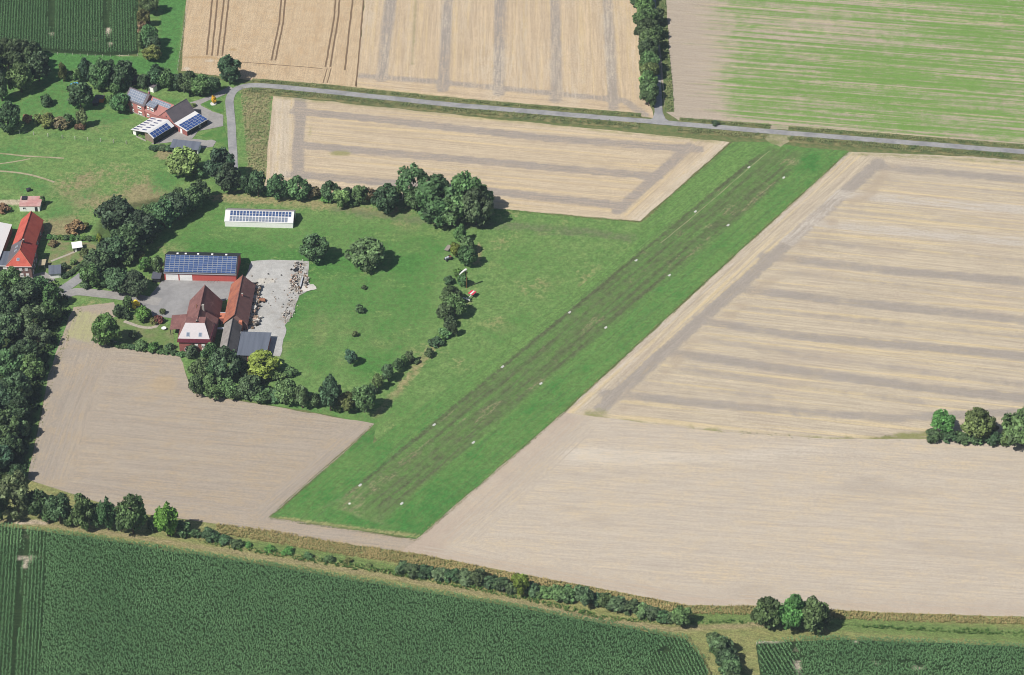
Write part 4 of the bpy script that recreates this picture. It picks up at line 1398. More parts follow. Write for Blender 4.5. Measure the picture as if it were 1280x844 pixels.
ORD = ['first', 'second', 'third', 'fourth', 'fifth', 'sixth', 'seventh', 'eighth', 'ninth', 'tenth', 'eleventh', 'twelfth', 'thirteenth', 'fourteenth', 'fifteenth',
       'sixteenth', 'seventeenth', 'eighteenth', 'nineteenth', 'twentieth', 'twenty-first', 'twenty-second', 'twenty-third', 'twenty-fourth', 'twenty-fifth', 'twenty-sixth',
       'twenty-seventh', 'twenty-eighth', 'twenty-ninth', 'thirtieth', 'thirty-first', 'thirty-second', 'thirty-third', 'thirty-fourth', 'thirty-fifth']
CW = {'dark': 'dark green', 'deep': 'deep green', 'mid': 'green', 'fresh': 'fresh green', 'light': 'light green', 'grey': 'grey green', 'olive': 'olive green', 'yellow': 'yellow green',
      'gold': 'golden yellow', 'brown': 'brownish', 'red': 'reddish', 'lime': 'bright green', 'blue': 'bluish green'}


def row(items, where, group, order='left', kind='tree'):
    """plants listed with their crowns; label = colour, kind and place in the row"""
    key = (lambda q: q[0]) if order == 'left' else (lambda q: -q[1]) if order == 'front' else (lambda q: q[1])
    its = sorted(items, key=key)
    word = {'left': 'from the left', 'front': 'from the front', 'back': 'from the back'}[order]
    for i, q in enumerate(its):
        k = q[5] if len(q) > 5 else kind
        w = 'shrub' if k in ('bush', 'hedge') else 'tree'
        plant(*q[:5], k, f'{CW[q[4]]} {w} {where}, {ORD[i]} {word}', w, group)


row([(8, 68, 16, 19, 'dark'), (27, 70, 16, 19, 'dark'), (47, 83, 15, 17, 'dark'), (25, 97, 15, 17, 'mid'), (0, 107, 10, 17, 'dark'), (-12, 84, 16, 18, 'dark'), (40, 62, 10, 11, 'dark')],
    'in the upper left copse', 'trees of the upper left copse')
plant(9, 146, 15, 17, 'dark', 'tree', 'round dark tree cut by left edge above the pasture fence posts', 'tree')
plant(78, 90, 6, 11, 'olive', 'tall', 'small golden olive conifer shaped tree beside the upper left copse', 'tree', name='conifer')
row([(88, 96, 6, 6, 'dark', 'bush'), (97, 94, 6, 8, 'mid'), (107, 87, 9, 12, 'blue', 'tall'), (124, 93, 14, 17, 'mid'), (153, 93, 16, 16, 'dark'), (137, 88, 9, 12, 'dark'), (143, 110, 9, 9, 'mid', 'bush')],
    'in the row behind the orange shed', 'trees behind the orange shed')
plant(99, 119, 16, 16, 'dark', 'tree', 'broad dark tree left of the orange garden shed below blue pool', 'tree')
plant(58, 127, 8, 8, 'dark', 'bush', 'lone dark shrub on the grass between copse and pasture fence', 'shrub')
row([(34, 149, 6, 6, 'brown', 'bush'), (47, 151, 6, 7, 'olive', 'bush'), (60, 152, 10, 10, 'olive', 'bush'), (76, 154, 11, 9, 'brown', 'bush'), (84, 152, 8, 8, 'mid', 'bush')],
    'in the brushy thicket above pasture fence', 'thicket above the pasture fence')
plant(102, 147, 7, 10, 'grey', 'tree', 'little grey green tree right of the brushy thicket', 'tree')
plant(100, 158, 7, 4, 'brown', 'bush', 'low brown dry shrub under the little grey green tree', 'shrub')
row([(150, 128, 12, 12, 'mid'), (163, 124, 6, 8, 'dark', 'bush'), (140, 126, 6, 7, 'mid', 'bush'), (160, 134, 7, 6, 'dark', 'bush')], 'in the garden left of pink farmhouse', 'garden plants left of the pink farmhouse')
plant(192, 142, 6, 5, 'dark', 'bush', 'dark shrub in the corner between pink farmhouse and white barn', 'shrub')
row([(180, 102, 8, 9, 'dark'), (195, 94, 11, 13, 'dark'), (210, 99, 10, 12, 'mid'), (223, 102, 9, 10, 'dark'), (236, 103, 12, 13, 'dark'), (250, 105, 14, 13, 'mid'), (263, 106, 11, 11, 'dark')],
    'in the row behind the upper farm', 'tree row behind the upper farm')
plant(287, 86, 15, 15, 'dark', 'tree', 'single round dark tree at the road bend beside the wheat', 'tree')
row([(186, 4, 11, 12, 'dark'), (179, 22, 8, 10, 'olive'), (178, 38, 8, 9, 'brown', 'bush'), (186, 45, 11, 12, 'mid'), (192, 57, 10, 11, 'dark'), (190, 66, 11, 10, 'olive'), (176, 52, 6, 10, 'mid', 'bush'), (183, -20, 12, 14, 'dark')],
    'in the hedge beside the upper maize', 'hedge beside the upper maize', 'back')
plant(228, 203, 19, 17, 'light', 'tree', 'pale light green tree below the upper farm', 'tree')
plant(276, 207, 18, 20, 'deep', 'tree', 'very dark round tree right of the pale green tree', 'tree')
plant(286, 221, 16, 17, 'deep', 'tree', 'dark tree in front of the very dark round tree', 'tree')
plant(246, 216, 10, 9, 'mid', 'bush', 'green bush between the pale tree and the dark tree', 'shrub')
for i, q in enumerate([(192, 185), (202, 185), (212, 186), (222, 187)]):
    plant(q[0], q[1], 6, 3.5, 'dark', 'hedge', f'low dark hedge below the upper farmyard, {ORD[i]} bush from the left', 'hedge', 'low hedge below the upper farmyard', 'hedge_bush')
plant(267, 124.5, 3.2, 4.5, 'gold', 'tree', 'tiny yellow ornamental tree on the lawn of the upper farm', 'tree')
plant(246, 158, 2.6, 4, 'lime', 'bush', 'small bright shrub at the wall of the blue panelled barn', 'shrub')
plant(242, 132, 4, 3, 'olive', 'bush', 'small olive shrub at the corner of the grey roofed barn', 'shrub')

row([(249, 240, 14, 14, 'dark'), (238, 248, 15, 15, 'dark'), (221, 258, 16, 16, 'deep'), (203, 268, 18, 17, 'dark'), (190, 266, 15, 14, 'mid'), (174, 283, 20, 20, 'deep'), (146, 270, 23, 22, 'deep'),
     (160, 300, 20, 19, 'dark'), (142, 313, 19, 17, 'dark'), (120, 329, 17, 16, 'dark'), (113, 345, 13, 14, 'mid'), (188, 292, 10, 10, 'dark'), (222, 243, 9, 9, 'mid'), (208, 252, 9, 9, 'mid'), (158, 322, 9, 9, 'dark')],
    'in the big diagonal tree belt by the pasture', 'diagonal tree belt', 'back')
row([(146, 350, 15, 15, 'dark'), (168, 354, 18, 15, 'deep'), (131, 352, 9, 10, 'dark', 'bush')], 'in the clump above the farm track', 'clump above the farm track')
plant(182, 330, 9, 9, 'fresh', 'tree', 'fresh green little tree behind the dark garden shed', 'tree')
plant(197, 331, 7, 11, 'mid', 'tree', 'narrow green tree at the left end of the long barn', 'tree')
plant(174, 320, 8, 6, 'olive', 'bush', 'olive shrub between the tree belt and the fresh green tree', 'shrub')
plant(107, 356, 7, 6, 'dark', 'bush', 'dark round shrub at the lane corner', 'shrub')
plant(107, 318, 6.5, 7, 'olive', 'bush', 'olive shrub beside the white roofed garden shed', 'shrub')
plant(94, 286, 12, 8, 'brown', 'bush', 'wide brown dried shrub on rough grass above the garden', 'shrub')
plant(106, 283, 6, 5, 'olive', 'bush', 'olive shrub right of the wide brown dried shrub', 'shrub')
plant(124, 298, 3.5, 7, 'yellow', 'bush', 'slim yellow green shrub at the edge of the tree belt', 'shrub')
plant(92, 328, 4.5, 4, 'mid', 'bush', 'small green shrub in the middle of the garden lawn', 'shrub')
plant(80, 334, 5, 5, 'dark', 'bush', 'dark shrub right of the slate blue garage roof', 'shrub')
for i in range(9):
    plant(62 + i * 7.0, 296.5 + .25 * i, 4.6, 3.4, ['fresh', 'mid', 'fresh', 'dark'][i % 4], 'bush', f'low leafy shrub in the row above the garden, {ORD[i]} from the left', 'shrub', 'shrub row above the garden')
for i in range(9):
    f = i / 8
    plant(119 - f * 38, 321 + f * 25, 4.2, 3.2, 'dark', 'hedge', f'clipped hedge along the lane, {ORD[i]} bush from the top', 'hedge', 'clipped hedge along the lane', 'hedge_bush')
plant(42, 255, 6, 4, 'dark', 'bush', 'dark climber bush in front of pink roofed shed', 'shrub')
plant(54, 252, 4, 6, 'mid', 'bush', 'green bush at the right end of pink roofed shed', 'shrub')
plant(66, 305, 6, 4, 'brown', 'bush', 'brownish bed of shrubs right of the red barn', 'shrub')
plant(3, 262, 9, 5, 'brown', 'bush', 'brown brush heap by the left edge above white hall', 'shrub')

row([(12, 352, 17, 16, 'mid', 'willow'), (33, 368, 18, 18, 'dark'), (10, 382, 17, 18, 'dark'), (62, 370, 12, 14, 'mid'), (64, 388, 13, 14, 'mid'), (41, 399, 18, 18, 'grey', 'willow'), (10, 408, 16, 16, 'dark'), (46, 421, 17, 14, 'grey', 'willow'),
     (30, 443, 17, 18, 'dark'), (12, 454, 17, 18, 'dark'), (40, 458, 14, 15, 'mid'), (21, 484, 18, 19, 'dark'), (3, 494, 15, 15, 'deep'), (22, 512, 15, 15, 'dark'), (7, 533, 18, 19, 'dark'), (16, 556, 14, 15, 'dark'),
     (2, 572, 15, 15, 'deep'), (-12, 430, 16, 18, 'dark'), (-14, 368, 16, 18, 'mid'), (-14, 520, 16, 18, 'dark'), (22, 590, 10, 11, 'dark'), (28, 535, 10, 11, 'dark'), (50, 355, 10, 10, 'mid')],
    'in the wood along the left edge', 'wood along the left edge', 'front')
row([(20, 620, 21, 27, 'grey', 'willow'), (49, 631, 14, 18, 'dark'), (73, 636, 14, 18, 'dark'), (103, 640, 15, 21, 'mid', 'tall'), (118, 645, 9, 14, 'dark', 'tall'), (133, 643, 12, 19, 'mid', 'tall'), (164, 643, 18, 24, 'mid'), (150, 650, 9, 14, 'dark'),
     (208, 650, 15, 20, 'lime', 'tall'), (230, 663, 11, 11, 'mid', 'bush'), (90, 650, 10, 11, 'mid', 'bush'), (61, 645, 9, 10, 'mid', 'bush'), (-6, 630, 13, 22, 'dark'), (190, 658, 6, 10, 'dark', 'bush'), (244, 668, 6, 6, 'dark', 'bush'), (262, 669, 10, 9, 'dark', 'bush'), (280, 675, 8, 6, 'dark', 'bush'), (295, 680, 8, 5.5, 'dark', 'bush'), (271, 672, 6, 6, 'mid', 'bush')],
    'in the hedgerow left of the ditch', 'hedgerow left of the ditch')

plant(132, 412, 17, 19, 'fresh', 'tree', 'big round green tree in the farm garden by the bare field', 'tree')
row([(160, 379, 6, 9, 'mid'), (169, 381, 6, 5, 'gold', 'bush'), (150, 391, 8, 9, 'dark', 'bush'), (179, 394, 10, 10, 'lime', 'bush'), (199, 400, 6, 6, 'red', 'bush'), (192, 402, 6, 5, 'olive', 'bush'), (167, 420, 6, 6, 'dark', 'bush'),
     (176, 432, 8, 7, 'mid', 'bush'), (192, 435, 7, 7, 'fresh', 'bush'), (158, 396, 5, 5, 'dark', 'bush'), (203, 390, 4, 4, 'olive', 'bush'), (212, 434, 5, 5, 'dark', 'bush')], "in the brown farm's garden", 'farm garden shrubs')
for i in range(11):
    f = i / 10
    plant(138 + f * 88, 430 + f * 13, 5.2, 3.6, 'mid' if i % 3 else 'dark', 'hedge', f'garden hedge above the bare field, {ORD[i]} bush from the left', 'hedge', 'garden hedge above the bare field', 'hedge_bush')
row([(239, 441, 8, 9, 'grey', 'bush'), (262, 442, 11, 14, 'mid'), (282, 453, 18, 20, 'grey'), (252, 463, 14, 14, 'dark'), (268, 462, 12, 14, 'mid'), (300, 457, 10, 10, 'dark'), (245, 482, 9, 13, 'dark'), (266, 483, 15, 14, 'mid'), (284, 486, 13, 12, 'mid'),
     (311, 484, 14, 14, 'grey'), (330, 495, 14, 10, 'mid', 'bush'), (345, 497, 9, 8, 'dark', 'bush'), (358, 488, 15, 16, 'mid'), (377, 495, 10, 14, 'dark'), (394, 502, 8, 10, 'mid', 'bush'), (412, 492, 14, 20, 'blue', 'tall'), (434, 502, 12, 12, 'olive'), (455, 498, 14, 17, 'mid'),
     (298, 492, 9, 9, 'dark', 'bush'), (318, 478, 8, 9, 'dark', 'bush'), (346, 470, 9, 5, 'mid', 'bush'), (363, 466, 9, 5, 'mid', 'bush'), (328, 472, 9, 6, 'dark', 'bush'), (445, 508, 8, 8, 'mid', 'bush'), (422, 508, 8, 8, 'mid', 'bush'), (310, 468, 9, 8, 'dark', 'bush')],
    'in the tree belt south of the farm', 'tree belt south of the farm')
plant(328, 456, 21, 14, 'yellow', 'tree', 'broad yellow green tree in front of the flat grey shed', 'tree')

plant(459, 316, 24, 19, 'mid', 'tree', 'large lone meadow tree in the middle of the orchard grass', 'tree')
plant(393, 310, 17, 16, 'dark', 'tree', 'round dark tree at the corner of the concrete yard', 'tree')
plant(455, 360, 3.5, 3, 'dark', 'bush', 'tiniest orchard sapling just below the large meadow tree', 'shrub')
plant(449, 387, 6, 5.5, 'dark', 'bush', 'small round dark orchard bush in the meadow middle', 'shrub')
plant(444, 418, 4, 4, 'olive', 'bush', 'small olive orchard sapling between the round bush and little conifer', 'shrub')
plant(438, 446, 8, 9, 'blue', 'tree', 'little bluish orchard tree nearest the southern tree belt', 'tree')
row([(575, 292, 8, 10, 'mid'), (569, 312, 7, 8, 'yellow'), (583, 305, 9, 10, 'mid'), (584, 320, 11, 12, 'mid'), (561, 351, 6, 6, 'dark', 'bush'), (574, 341, 7, 6, 'fresh', 'bush'), (578, 352, 7, 8, 'mid', 'bush'), (563, 368, 13, 12, 'mid'), (569, 382, 13, 13, 'mid'),
     (556, 391, 10, 11, 'dark'), (562, 404, 8, 8, 'dark', 'bush'), (566, 411, 6, 8, 'dark'), (556, 417, 8, 7, 'mid', 'bush'), (545, 429, 9, 6, 'dark', 'bush'), (536, 442, 6, 6, 'dark', 'bush'), (512, 446, 6, 7, 'dark'), (497, 456, 7, 8, 'mid'), (485, 465, 8, 10, 'dark'), (473, 477, 7, 9, 'mid'), (505, 450, 5, 6, 'mid'), (519, 452, 5, 4, 'dark', 'bush'), (465, 487, 7, 7, 'dark', 'bush'), (551, 424, 6, 5, 'fresh', 'bush')],
    'in the orchard row beside airstrip', 'orchard row beside the airstrip', 'front')
row([(309, 230, 9, 12, 'dark'), (322, 229, 10, 15, 'dark'), (348, 233, 14, 15, 'dark'), (373, 234, 14, 14, 'mid'), (393, 242, 9, 8, 'brown', 'bush'), (413, 238, 12, 12, 'dark'), (408, 248, 8, 5, 'fresh', 'bush'), (426, 247, 11, 11, 'light'), (434, 243, 8, 9, 'dark'), (449, 243, 11, 11, 'mid'),
     (463, 245, 8, 9, 'brown', 'bush'), (483, 248, 16, 16, 'dark'), (495, 244, 8, 9, 'mid', 'bush'), (336, 240, 7, 6, 'mid', 'bush'), (440, 254, 8, 6, 'mid', 'bush')], 'in the hedge under middle stubble', 'hedge under the middle stubble field')
row([(516, 231, 20, 21, 'mid', 'tall'), (519, 247, 14, 14, 'mid'), (547, 230, 13, 12, 'dark'), (546, 253, 26, 26, 'mid'), (566, 262, 22, 21, 'mid'), (582, 243, 21, 25, 'mid'), (595, 258, 20, 22, 'dark'), (602, 247, 15, 16, 'mid'), (532, 243, 12, 12, 'dark'), (583, 270, 14, 12, 'dark')],
    'in the clump at orchard corner', 'great clump at the orchard corner')
row([(797, -12, 14, 15, 'dark'), (800, -2, 12, 13, 'dark'), (806, 8, 13, 13, 'mid'), (807, 22, 14, 13, 'mid'), (809, 36, 14, 13, 'dark'), (811, 49, 14, 13, 'mid'), (812, 62, 13, 13, 'dark'), (811, 76, 12, 13, 'mid'), (812, 88, 11, 11, 'olive'), (811, 101, 11, 12, 'mid'), (811, 113, 11, 12, 'mid'), (811, 122, 10, 10, 'dark'), (820, 20, 9, 10, 'dark'), (820, 40, 8, 9, 'dark')],
    'in the avenue beside the side road', 'avenue beside the side road', 'front')
plant(894, 154.5, 5, 3, 'deep', 'bush', 'lone dark bush on the road verge right of the junction', 'shrub')
row([(1179, 528, 15, 14, 'fresh'), (1222, 528, 19, 19, 'olive'), (1281, 534, 25, 25, 'mid'), (1168, 546, 11, 7.5, 'dark', 'bush'), (1186, 547, 11, 7.5, 'dark', 'bush'), (1204, 548, 11, 7.5, 'dark', 'bush'), (1222, 549, 11, 7.5, 'dark', 'bush'), (1240, 548, 12, 8, 'dark', 'bush'), (1258, 549, 12, 8, 'mid', 'bush'), (1240, 536, 8, 8, 'brown', 'bush'), (1300, 548, 13, 9, 'dark', 'bush'), (1318, 538, 20, 20, 'dark')],
    'in the thicket at right edge', 'field thicket at the right edge')
row([(959, 766, 17, 20, 'mid'), (991, 766, 17, 22, 'fresh'), (1019, 768, 19, 22, 'mid')], 'in the trio on the bank above maize', 'trio of trees on the bank')
row([(502, 711, 9, 9, 'dark', 'bush'), (516, 714, 10, 9, 'dark', 'bush'), (532, 716, 11, 8, 'dark', 'bush'), (548, 719, 11, 8, 'dark', 'bush'), (564, 721, 11, 9, 'dark', 'bush'), (582, 723, 12, 10, 'dark', 'bush'), (597, 724, 11, 11, 'dark', 'bush'), (612, 728, 11, 9, 'dark', 'bush'), (628, 732, 12, 9, 'dark', 'bush'),
     (650, 729, 11, 14, 'yellow'), (640, 736, 8, 8, 'dark', 'bush'), (666, 738, 9, 10, 'dark', 'bush'), (680, 741, 11, 9, 'mid', 'bush'), (696, 742, 12, 10, 'mid', 'bush'), (712, 745, 11, 11, 'mid', 'bush'), (729, 744, 12, 13, 'dark'), (744, 749, 11, 10, 'dark', 'bush'), (758, 752, 11, 10, 'mid', 'bush'), (772, 757, 13, 11, 'dark', 'bush'),
     (788, 761, 12, 10, 'dark', 'bush'), (803, 764, 11, 9, 'mid', 'bush'), (816, 767, 10, 9, 'dark', 'bush'), (828, 772, 10, 8, 'mid', 'bush'), (841, 773, 9, 8, 'mid', 'bush'), (853, 771, 12, 13, 'mid')],
    'in the ditch hedge above maize', 'ditch hedge above the maize')
row([(892, 799, 10, 8, 'dark', 'bush'), (902, 808, 13, 13, 'dark'), (909, 822, 14, 13, 'dark'), (914, 836, 14, 13, 'dark'), (918, 852, 14, 13, 'dark'), (896, 812, 9, 10, 'mid', 'bush')], 'in the hedge between maize fields', 'short hedge between the maize fields', 'back')
for i in range(7):
    f = i / 6
    x = 312 + 150 * f + RT.uniform(-4, 4)
    y = 683 + 23 * f + RT.uniform(-2, 2)
    plant(x, y, RT.uniform(3.5, 7), RT.uniform(2, 3.2), RT.choice(['fresh', 'mid', 'mid', 'olive']), 'bush', f'low green scrub on the ditch bank, {ORD[i]} clump from the left', 'shrub', 'low green scrub on the ditch bank')

# ------------------------------------------------------------------ crops and rough grass (uncountable)


def blades(name, P, h, hv, spread, width, nb, mat, tint, kinds=2, droop=.25, z=0.05, low=.15):
    """clumps of bent blades: two triangles each"""
    n = len(P)
    idx = np.repeat(np.arange(n), nb)
    m = len(idx)
    a = RNG.random(m) * 2 * np.pi
    hh = h * (1 + hv * (RNG.random(n) - .5) * 2)[idx] * RNG.uniform(.75, 1.1, m)
    sp = spread * RNG.uniform(.5, 1.2, m)
    w = width * RNG.uniform(.7, 1.3, m)
    d = np.stack([np.cos(a), np.sin(a)], 1)
    s = np.stack([-np.sin(a), np.cos(a)], 1)
    b0 = P[idx] + (RNG.random((m, 2)) - .5) * spread * .3
    mid = b0 + d * sp[:, None] * .45
    tip = b0 + d * sp[:, None]
    V = np.zeros((m, 5, 3))
    V[:, 0, :2] = b0 - s * w[:, None] * .5
    V[:, 1, :2] = b0 + s * w[:, None] * .5
    V[:, 0, 2] = V[:, 1, 2] = z + hh * low
    V[:, 2, :2] = mid - s * w[:, None] * .5
    V[:, 3, :2] = mid + s * w[:, None] * .5
    V[:, 2, 2] = V[:, 3, 2] = z + hh
    V[:, 4, :2] = tip
    V[:, 4, 2] = z + hh * (1 - droop)
    base = np.arange(m)[:, None] * 5
    F = np.concatenate([base + np.array([[0, 1, 3]]), base + np.array([[0, 3, 2]]), base + np.array([[2, 3, 4]])])
    t = np.clip(tint[idx] + (RNG.random(m) - .5) * .5, 0, 1)
    o = fastmesh(name, V.reshape(-1, 3), F, mat, {'tint': np.repeat(t, 5)})
    return o


def scatter(pts, dens, px=True, keep=None):
    poly = GP(pts) if px else np.array(pts)
    lo, hi = poly.min(0), poly.max(0)
    n = int((hi - lo).prod() * dens)
    P = lo + RNG.random((n, 2)) * (hi - lo)
    P = P[inside(P, poly)]
    if keep is not None:
        P = P[RNG.random(len(P)) < keep(P)]
    return P


def maize(poly, bald_, row_line, rowgap, plantgap, jitter, tracks=None, tintf=None, label=None, h=2.3):
    Q = GP(poly)
    A, B = GP(row_line)
    d = (B - A) / np.hypot(*(B - A))
    nrm = np.array([-d[1], d[0]])
    u = (Q - A) @ d
    v = (Q - A) @ nrm
    gu, gv = np.meshgrid(np.arange(u.min(), u.max(), plantgap), np.arange(v.min(), v.max(), rowgap))
    uv = np.stack([gu.ravel(), gv.ravel()], 1)
    uv[:, 0] += (RNG.random(len(uv)) - .5) * plantgap
    uv[:, 1] += (RNG.random(len(uv)) - .5) * jitter
    P = A + uv[:, :1] * d + uv[:, 1:] * nrm
    P = P[inside(P, Q)]
    bl = np.zeros(len(P))
    for q in bald_:
        bl = np.maximum(bl, blob(P, *q))
    for L, w in tracks or ():
        bl = np.maximum(bl, dline(P, GP(L)) < w / 2)
    P = P[RNG.random(len(P)) > bl * 1.1]
    tint = .25 + .5 * fbm(P, 12) if tintf is None else tintf(P)
    o = blades('maize', P, h, .09, .58, .19, 4, M_MZ, tint, droop=.14, low=.84)
    tag(o, label, 'maize crop', None, 'stuff')
    return o


M_MZ = tint_mat('maize_leaf', C(70, 110, 66), C(116, 156, 102), .55)
maize([(60, 667), (100, 671), (240, 693), (350, 710), (500, 736), (640, 759), (760, 782), (835, 796), (800, 850), (770, 930), (45, 930)], BALD_L + BALD_R[7:8], (300, 690) and [(300, 690), (500, 727)], .75, .52, 1.3,
      None, None, 'dense dark green maize crop filling the bottom left field')
maize([(-120, 661), (0, 658), (60, 667), (45, 930), (-120, 930)], BALD_L, [(60, 844), (66, 700)], 1.05, .5, .3, [([(31, 664), (23, 730), (19, 815), (15, 870)], 1.0), ([(36, 674), (30, 730), (24, 790)], .9)],
      lambda P: np.clip(.2 + .4 * fbm(P, 10) + .9 * blob(P, 15, 672, 35, 18), 0, 1), 'rows of maize running upwards at the bottom left corner')
maize([(835, 796), (856, 799), (880, 826), (905, 930), (770, 930), (800, 850)], BALD_R, [(835, 812), (870, 885)], 1.1, .5, .3, None, None, 'slanting maize rows at right end of the big field')
maize([(945, 803), (1000, 801), (1010, 930), (962, 930)], BALD_R, [(960, 810), (985, 850)], 1.2, .5, .25, None, lambda P: np.clip(.3 + .5 * fbm(P, 8), 0, 1), 'patchy maize rows right of the short hedge', 2.0)
maize([(1000, 801), (1060, 800), (1290, 810), (1420, 818), (1420, 930), (1010, 930)], BALD_R, [(1010, 810), (1200, 818)], .75, .52, 1.3, None, None, 'dark maize crop in the bottom right corner')
maize(MZ_U, BALD_U + [(64, 10, 1.3, 42), (68, 10, 1.3, 42), (132, 12, 1.4, 40), (137, 12, 1.4, 40), (168, 20, 1.2, 60)], [(60, 60), (62, -20)], 1.15, .55, .35, [([(62, -30), (62.5, 38)], 1.3), ([(68, -30), (66.5, 38)], 1.3), ([(132, -30), (130.5, 38)], 1.3), ([(137, -30), (136, 38)], 1.3)], lambda P: .1 + .4 * fbm(P, 12), 'dark maize rows in the upper left corner')

M_DRY = tint_mat('dry_grass_blade', C(196, 176, 122), C(128, 132, 74))
M_GRB = tint_mat('grass_blade', C(66, 104, 48), C(110, 140, 70))
# dry tall grass on the ditch bank
bank = [(270, 656), (330, 662), (430, 680), (520, 693), (640, 717), (760, 739), (860, 758), (960, 759), (1100, 767), (1290, 773), (1290, 782), (1100, 777), (960, 770), (860, 768), (760, 752), (640, 728), (500, 705), (400, 690), (270, 667)]
P = scatter(bank, 4.5)
tag(blades('tall_grass', P, .75, .4, .45, .16, 4, M_DRY, np.clip(fbm(P, 6) * .7 - .1, 0, 1)), 'dry straw coloured tall grass on the ditch bank', 'grass', None, 'stuff')
bank2 = [(240, 676), (300, 684), (420, 701), (520, 719), (640, 742), (760, 772), (860, 776), (960, 776), (1100, 783), (1290, 790), (1290, 797), (1150, 790), (1000, 780), (860, 781), (760, 777), (640, 748), (500, 722), (300, 690)]
P = scatter(bank2, 3.0, keep=lambda P: .2 + fbm(P, 5) * .9)
tag(blades('weeds', P, .7, .5, .5, .22, 4, M_GRB, fbm(P, 4)), 'green weeds along the foot of the ditch bank', 'weeds', None, 'stuff')
# verge of the road: rough green growth both sides


def offset(pts, d, d2):
    L = resample(GP(pts), 4, 0, False)
    t_ = np.gradient(L, axis=0)
    t_ /= np.hypot(t_[:, 0], t_[:, 1])[:, None]
    nr = np.stack([-t_[:, 1], t_[:, 0]], 1)
    return np.vstack([L + nr * d, (L + nr * d2)[::-1]])


RDL = [(312, 107), (400, 114), (560, 131), (700, 143), (800, 151)]
RDR = [(848, 156), (962, 165)]
RDR2 = [(985, 167), (1000, 168), (1290, 191), (1400, 200)]
vg = []
for L in (RDL, RDR, RDR2):
    vg.append(scatter(offset(L, 2.5, 4.8), 3.0, False, lambda P: .35 + .65 * fbm(P, 3)))
    vg.append(scatter(offset(L, -2.4, -5.4), 3.0, False, lambda P: .3 + .8 * fbm(P, 3)))
vg.append(scatter(offset([(826, 140), (824, 100), (820, 60), (816, 0)], -2.6, -5.2), 2.5, False, lambda P: .3 + .7 * fbm(P, 3)))
P = np.vstack(vg)
tag(blades('verge_growth', P, .62, .5, .5, .24, 4, tint_mat('verge_blade', C(90, 118, 70), C(170, 170, 118)), np.clip(fbm(P, 4) * 1.1 - .1, 0, 1)), 'rough green growth on both verges of the road', 'grass', None, 'stuff')
# verge ground
for L in (RDL + RDR[:0], RDR2):
    sheet('road_verge', offset(L, 1.9, 5.6), .12, simple('verge_grass', C(98, 112, 66), .95, .22, 1.2, C(140, 136, 92)), 4, px=False, jit=.3)
    sheet('road_verge', offset(L, -6.6, -1.9), .121, simple('verge_grass', C(92, 104, 64), .95, .22, 1.2, C(146, 138, 94)), 4, px=False, jit=.3)
sheet('road_verge', offset(RDR, 1.9, 5.4), .12, simple('verge_grass', C(98, 112, 66), .95, .22, 1.2, C(140, 136, 92)), 4, px=False, jit=.3)
sheet('road_verge', offset(RDR, -6.0, -1.9), .121, simple('verge_grass', C(92, 104, 64), .95, .22, 1.2, C(146, 138, 94)), 4, px=False, jit=.3)
sheet('road_verge', offset([(826, 140), (824, 100), (820, 60), (815, -40)], -5.4, -1.7), .122, simple('verge_grass', C(92, 112, 62), .95, .22, 1.2, C(120, 126, 80)), 4, px=False, jit=.3)
# rough fallow strip by the farm road, field margins and ragged grass edges
P = scatter([(300, 110), (338, 116), (336, 160), (330, 222), (312, 220), (306, 170)], 2.6, keep=lambda P: .25 + .75 * fbm(P, 4))
tag(blades('fallow_grass', P, .5, .6, .5, .2, 4, tint_mat('fallow_blade', C(124, 142, 86), C(196, 184, 140)), fbm(P, 5)), 'rough mixed grass strip between farm road and stubble', 'grass', None, 'stuff')
ed = []
for L in ([(338, 647), (400, 592), (468, 531)], [(338, 648), (430, 661), (520, 675)], [(520, 675), (704, 516)], [(704, 516), (900, 336), (1062, 189)], [(802, 278), (914, 178)], [(618, 262), (720, 271), (800, 278)]):
    ed.append(scatter(offset(L, -.7, .7), 4, False))
ed.append(scatter([(734, 519), (900, 538), (1040, 547), (1090, 546), (1160, 540), (1170, 551), (1040, 551), (900, 542)], .7, keep=lambda P: sstep(.4, .7, fbm(P, 3))))
ed.append(scatter([(38, 604), (30, 596), (60, 470), (96, 384), (104, 386), (68, 470)], 2.0, keep=lambda P: fbm(P, 4)))
P = np.vstack(ed)
tag(blades('edge_grass', P, .22, .6, .3, .14, 4, tint_mat('edge_blade', C(98, 124, 68), C(164, 156, 110)), fbm(P, 4)), 'ragged uncut grass along the edges of the airstrip', 'grass', None, 'stuff')
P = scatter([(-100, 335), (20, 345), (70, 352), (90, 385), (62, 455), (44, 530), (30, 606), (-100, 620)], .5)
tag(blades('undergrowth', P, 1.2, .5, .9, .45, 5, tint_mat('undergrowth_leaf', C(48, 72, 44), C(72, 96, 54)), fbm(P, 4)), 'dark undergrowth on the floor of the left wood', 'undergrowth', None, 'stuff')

# ------------------------------------------------------------------ airfield things
M_MARK = simple('white_paint', C(236, 234, 226), .6, .04, 2.0)
sdv = GP([RW0, RW1])
sang = math.atan2(sdv[1][1] - sdv[0][1], sdv[1][0] - sdv[0][0])


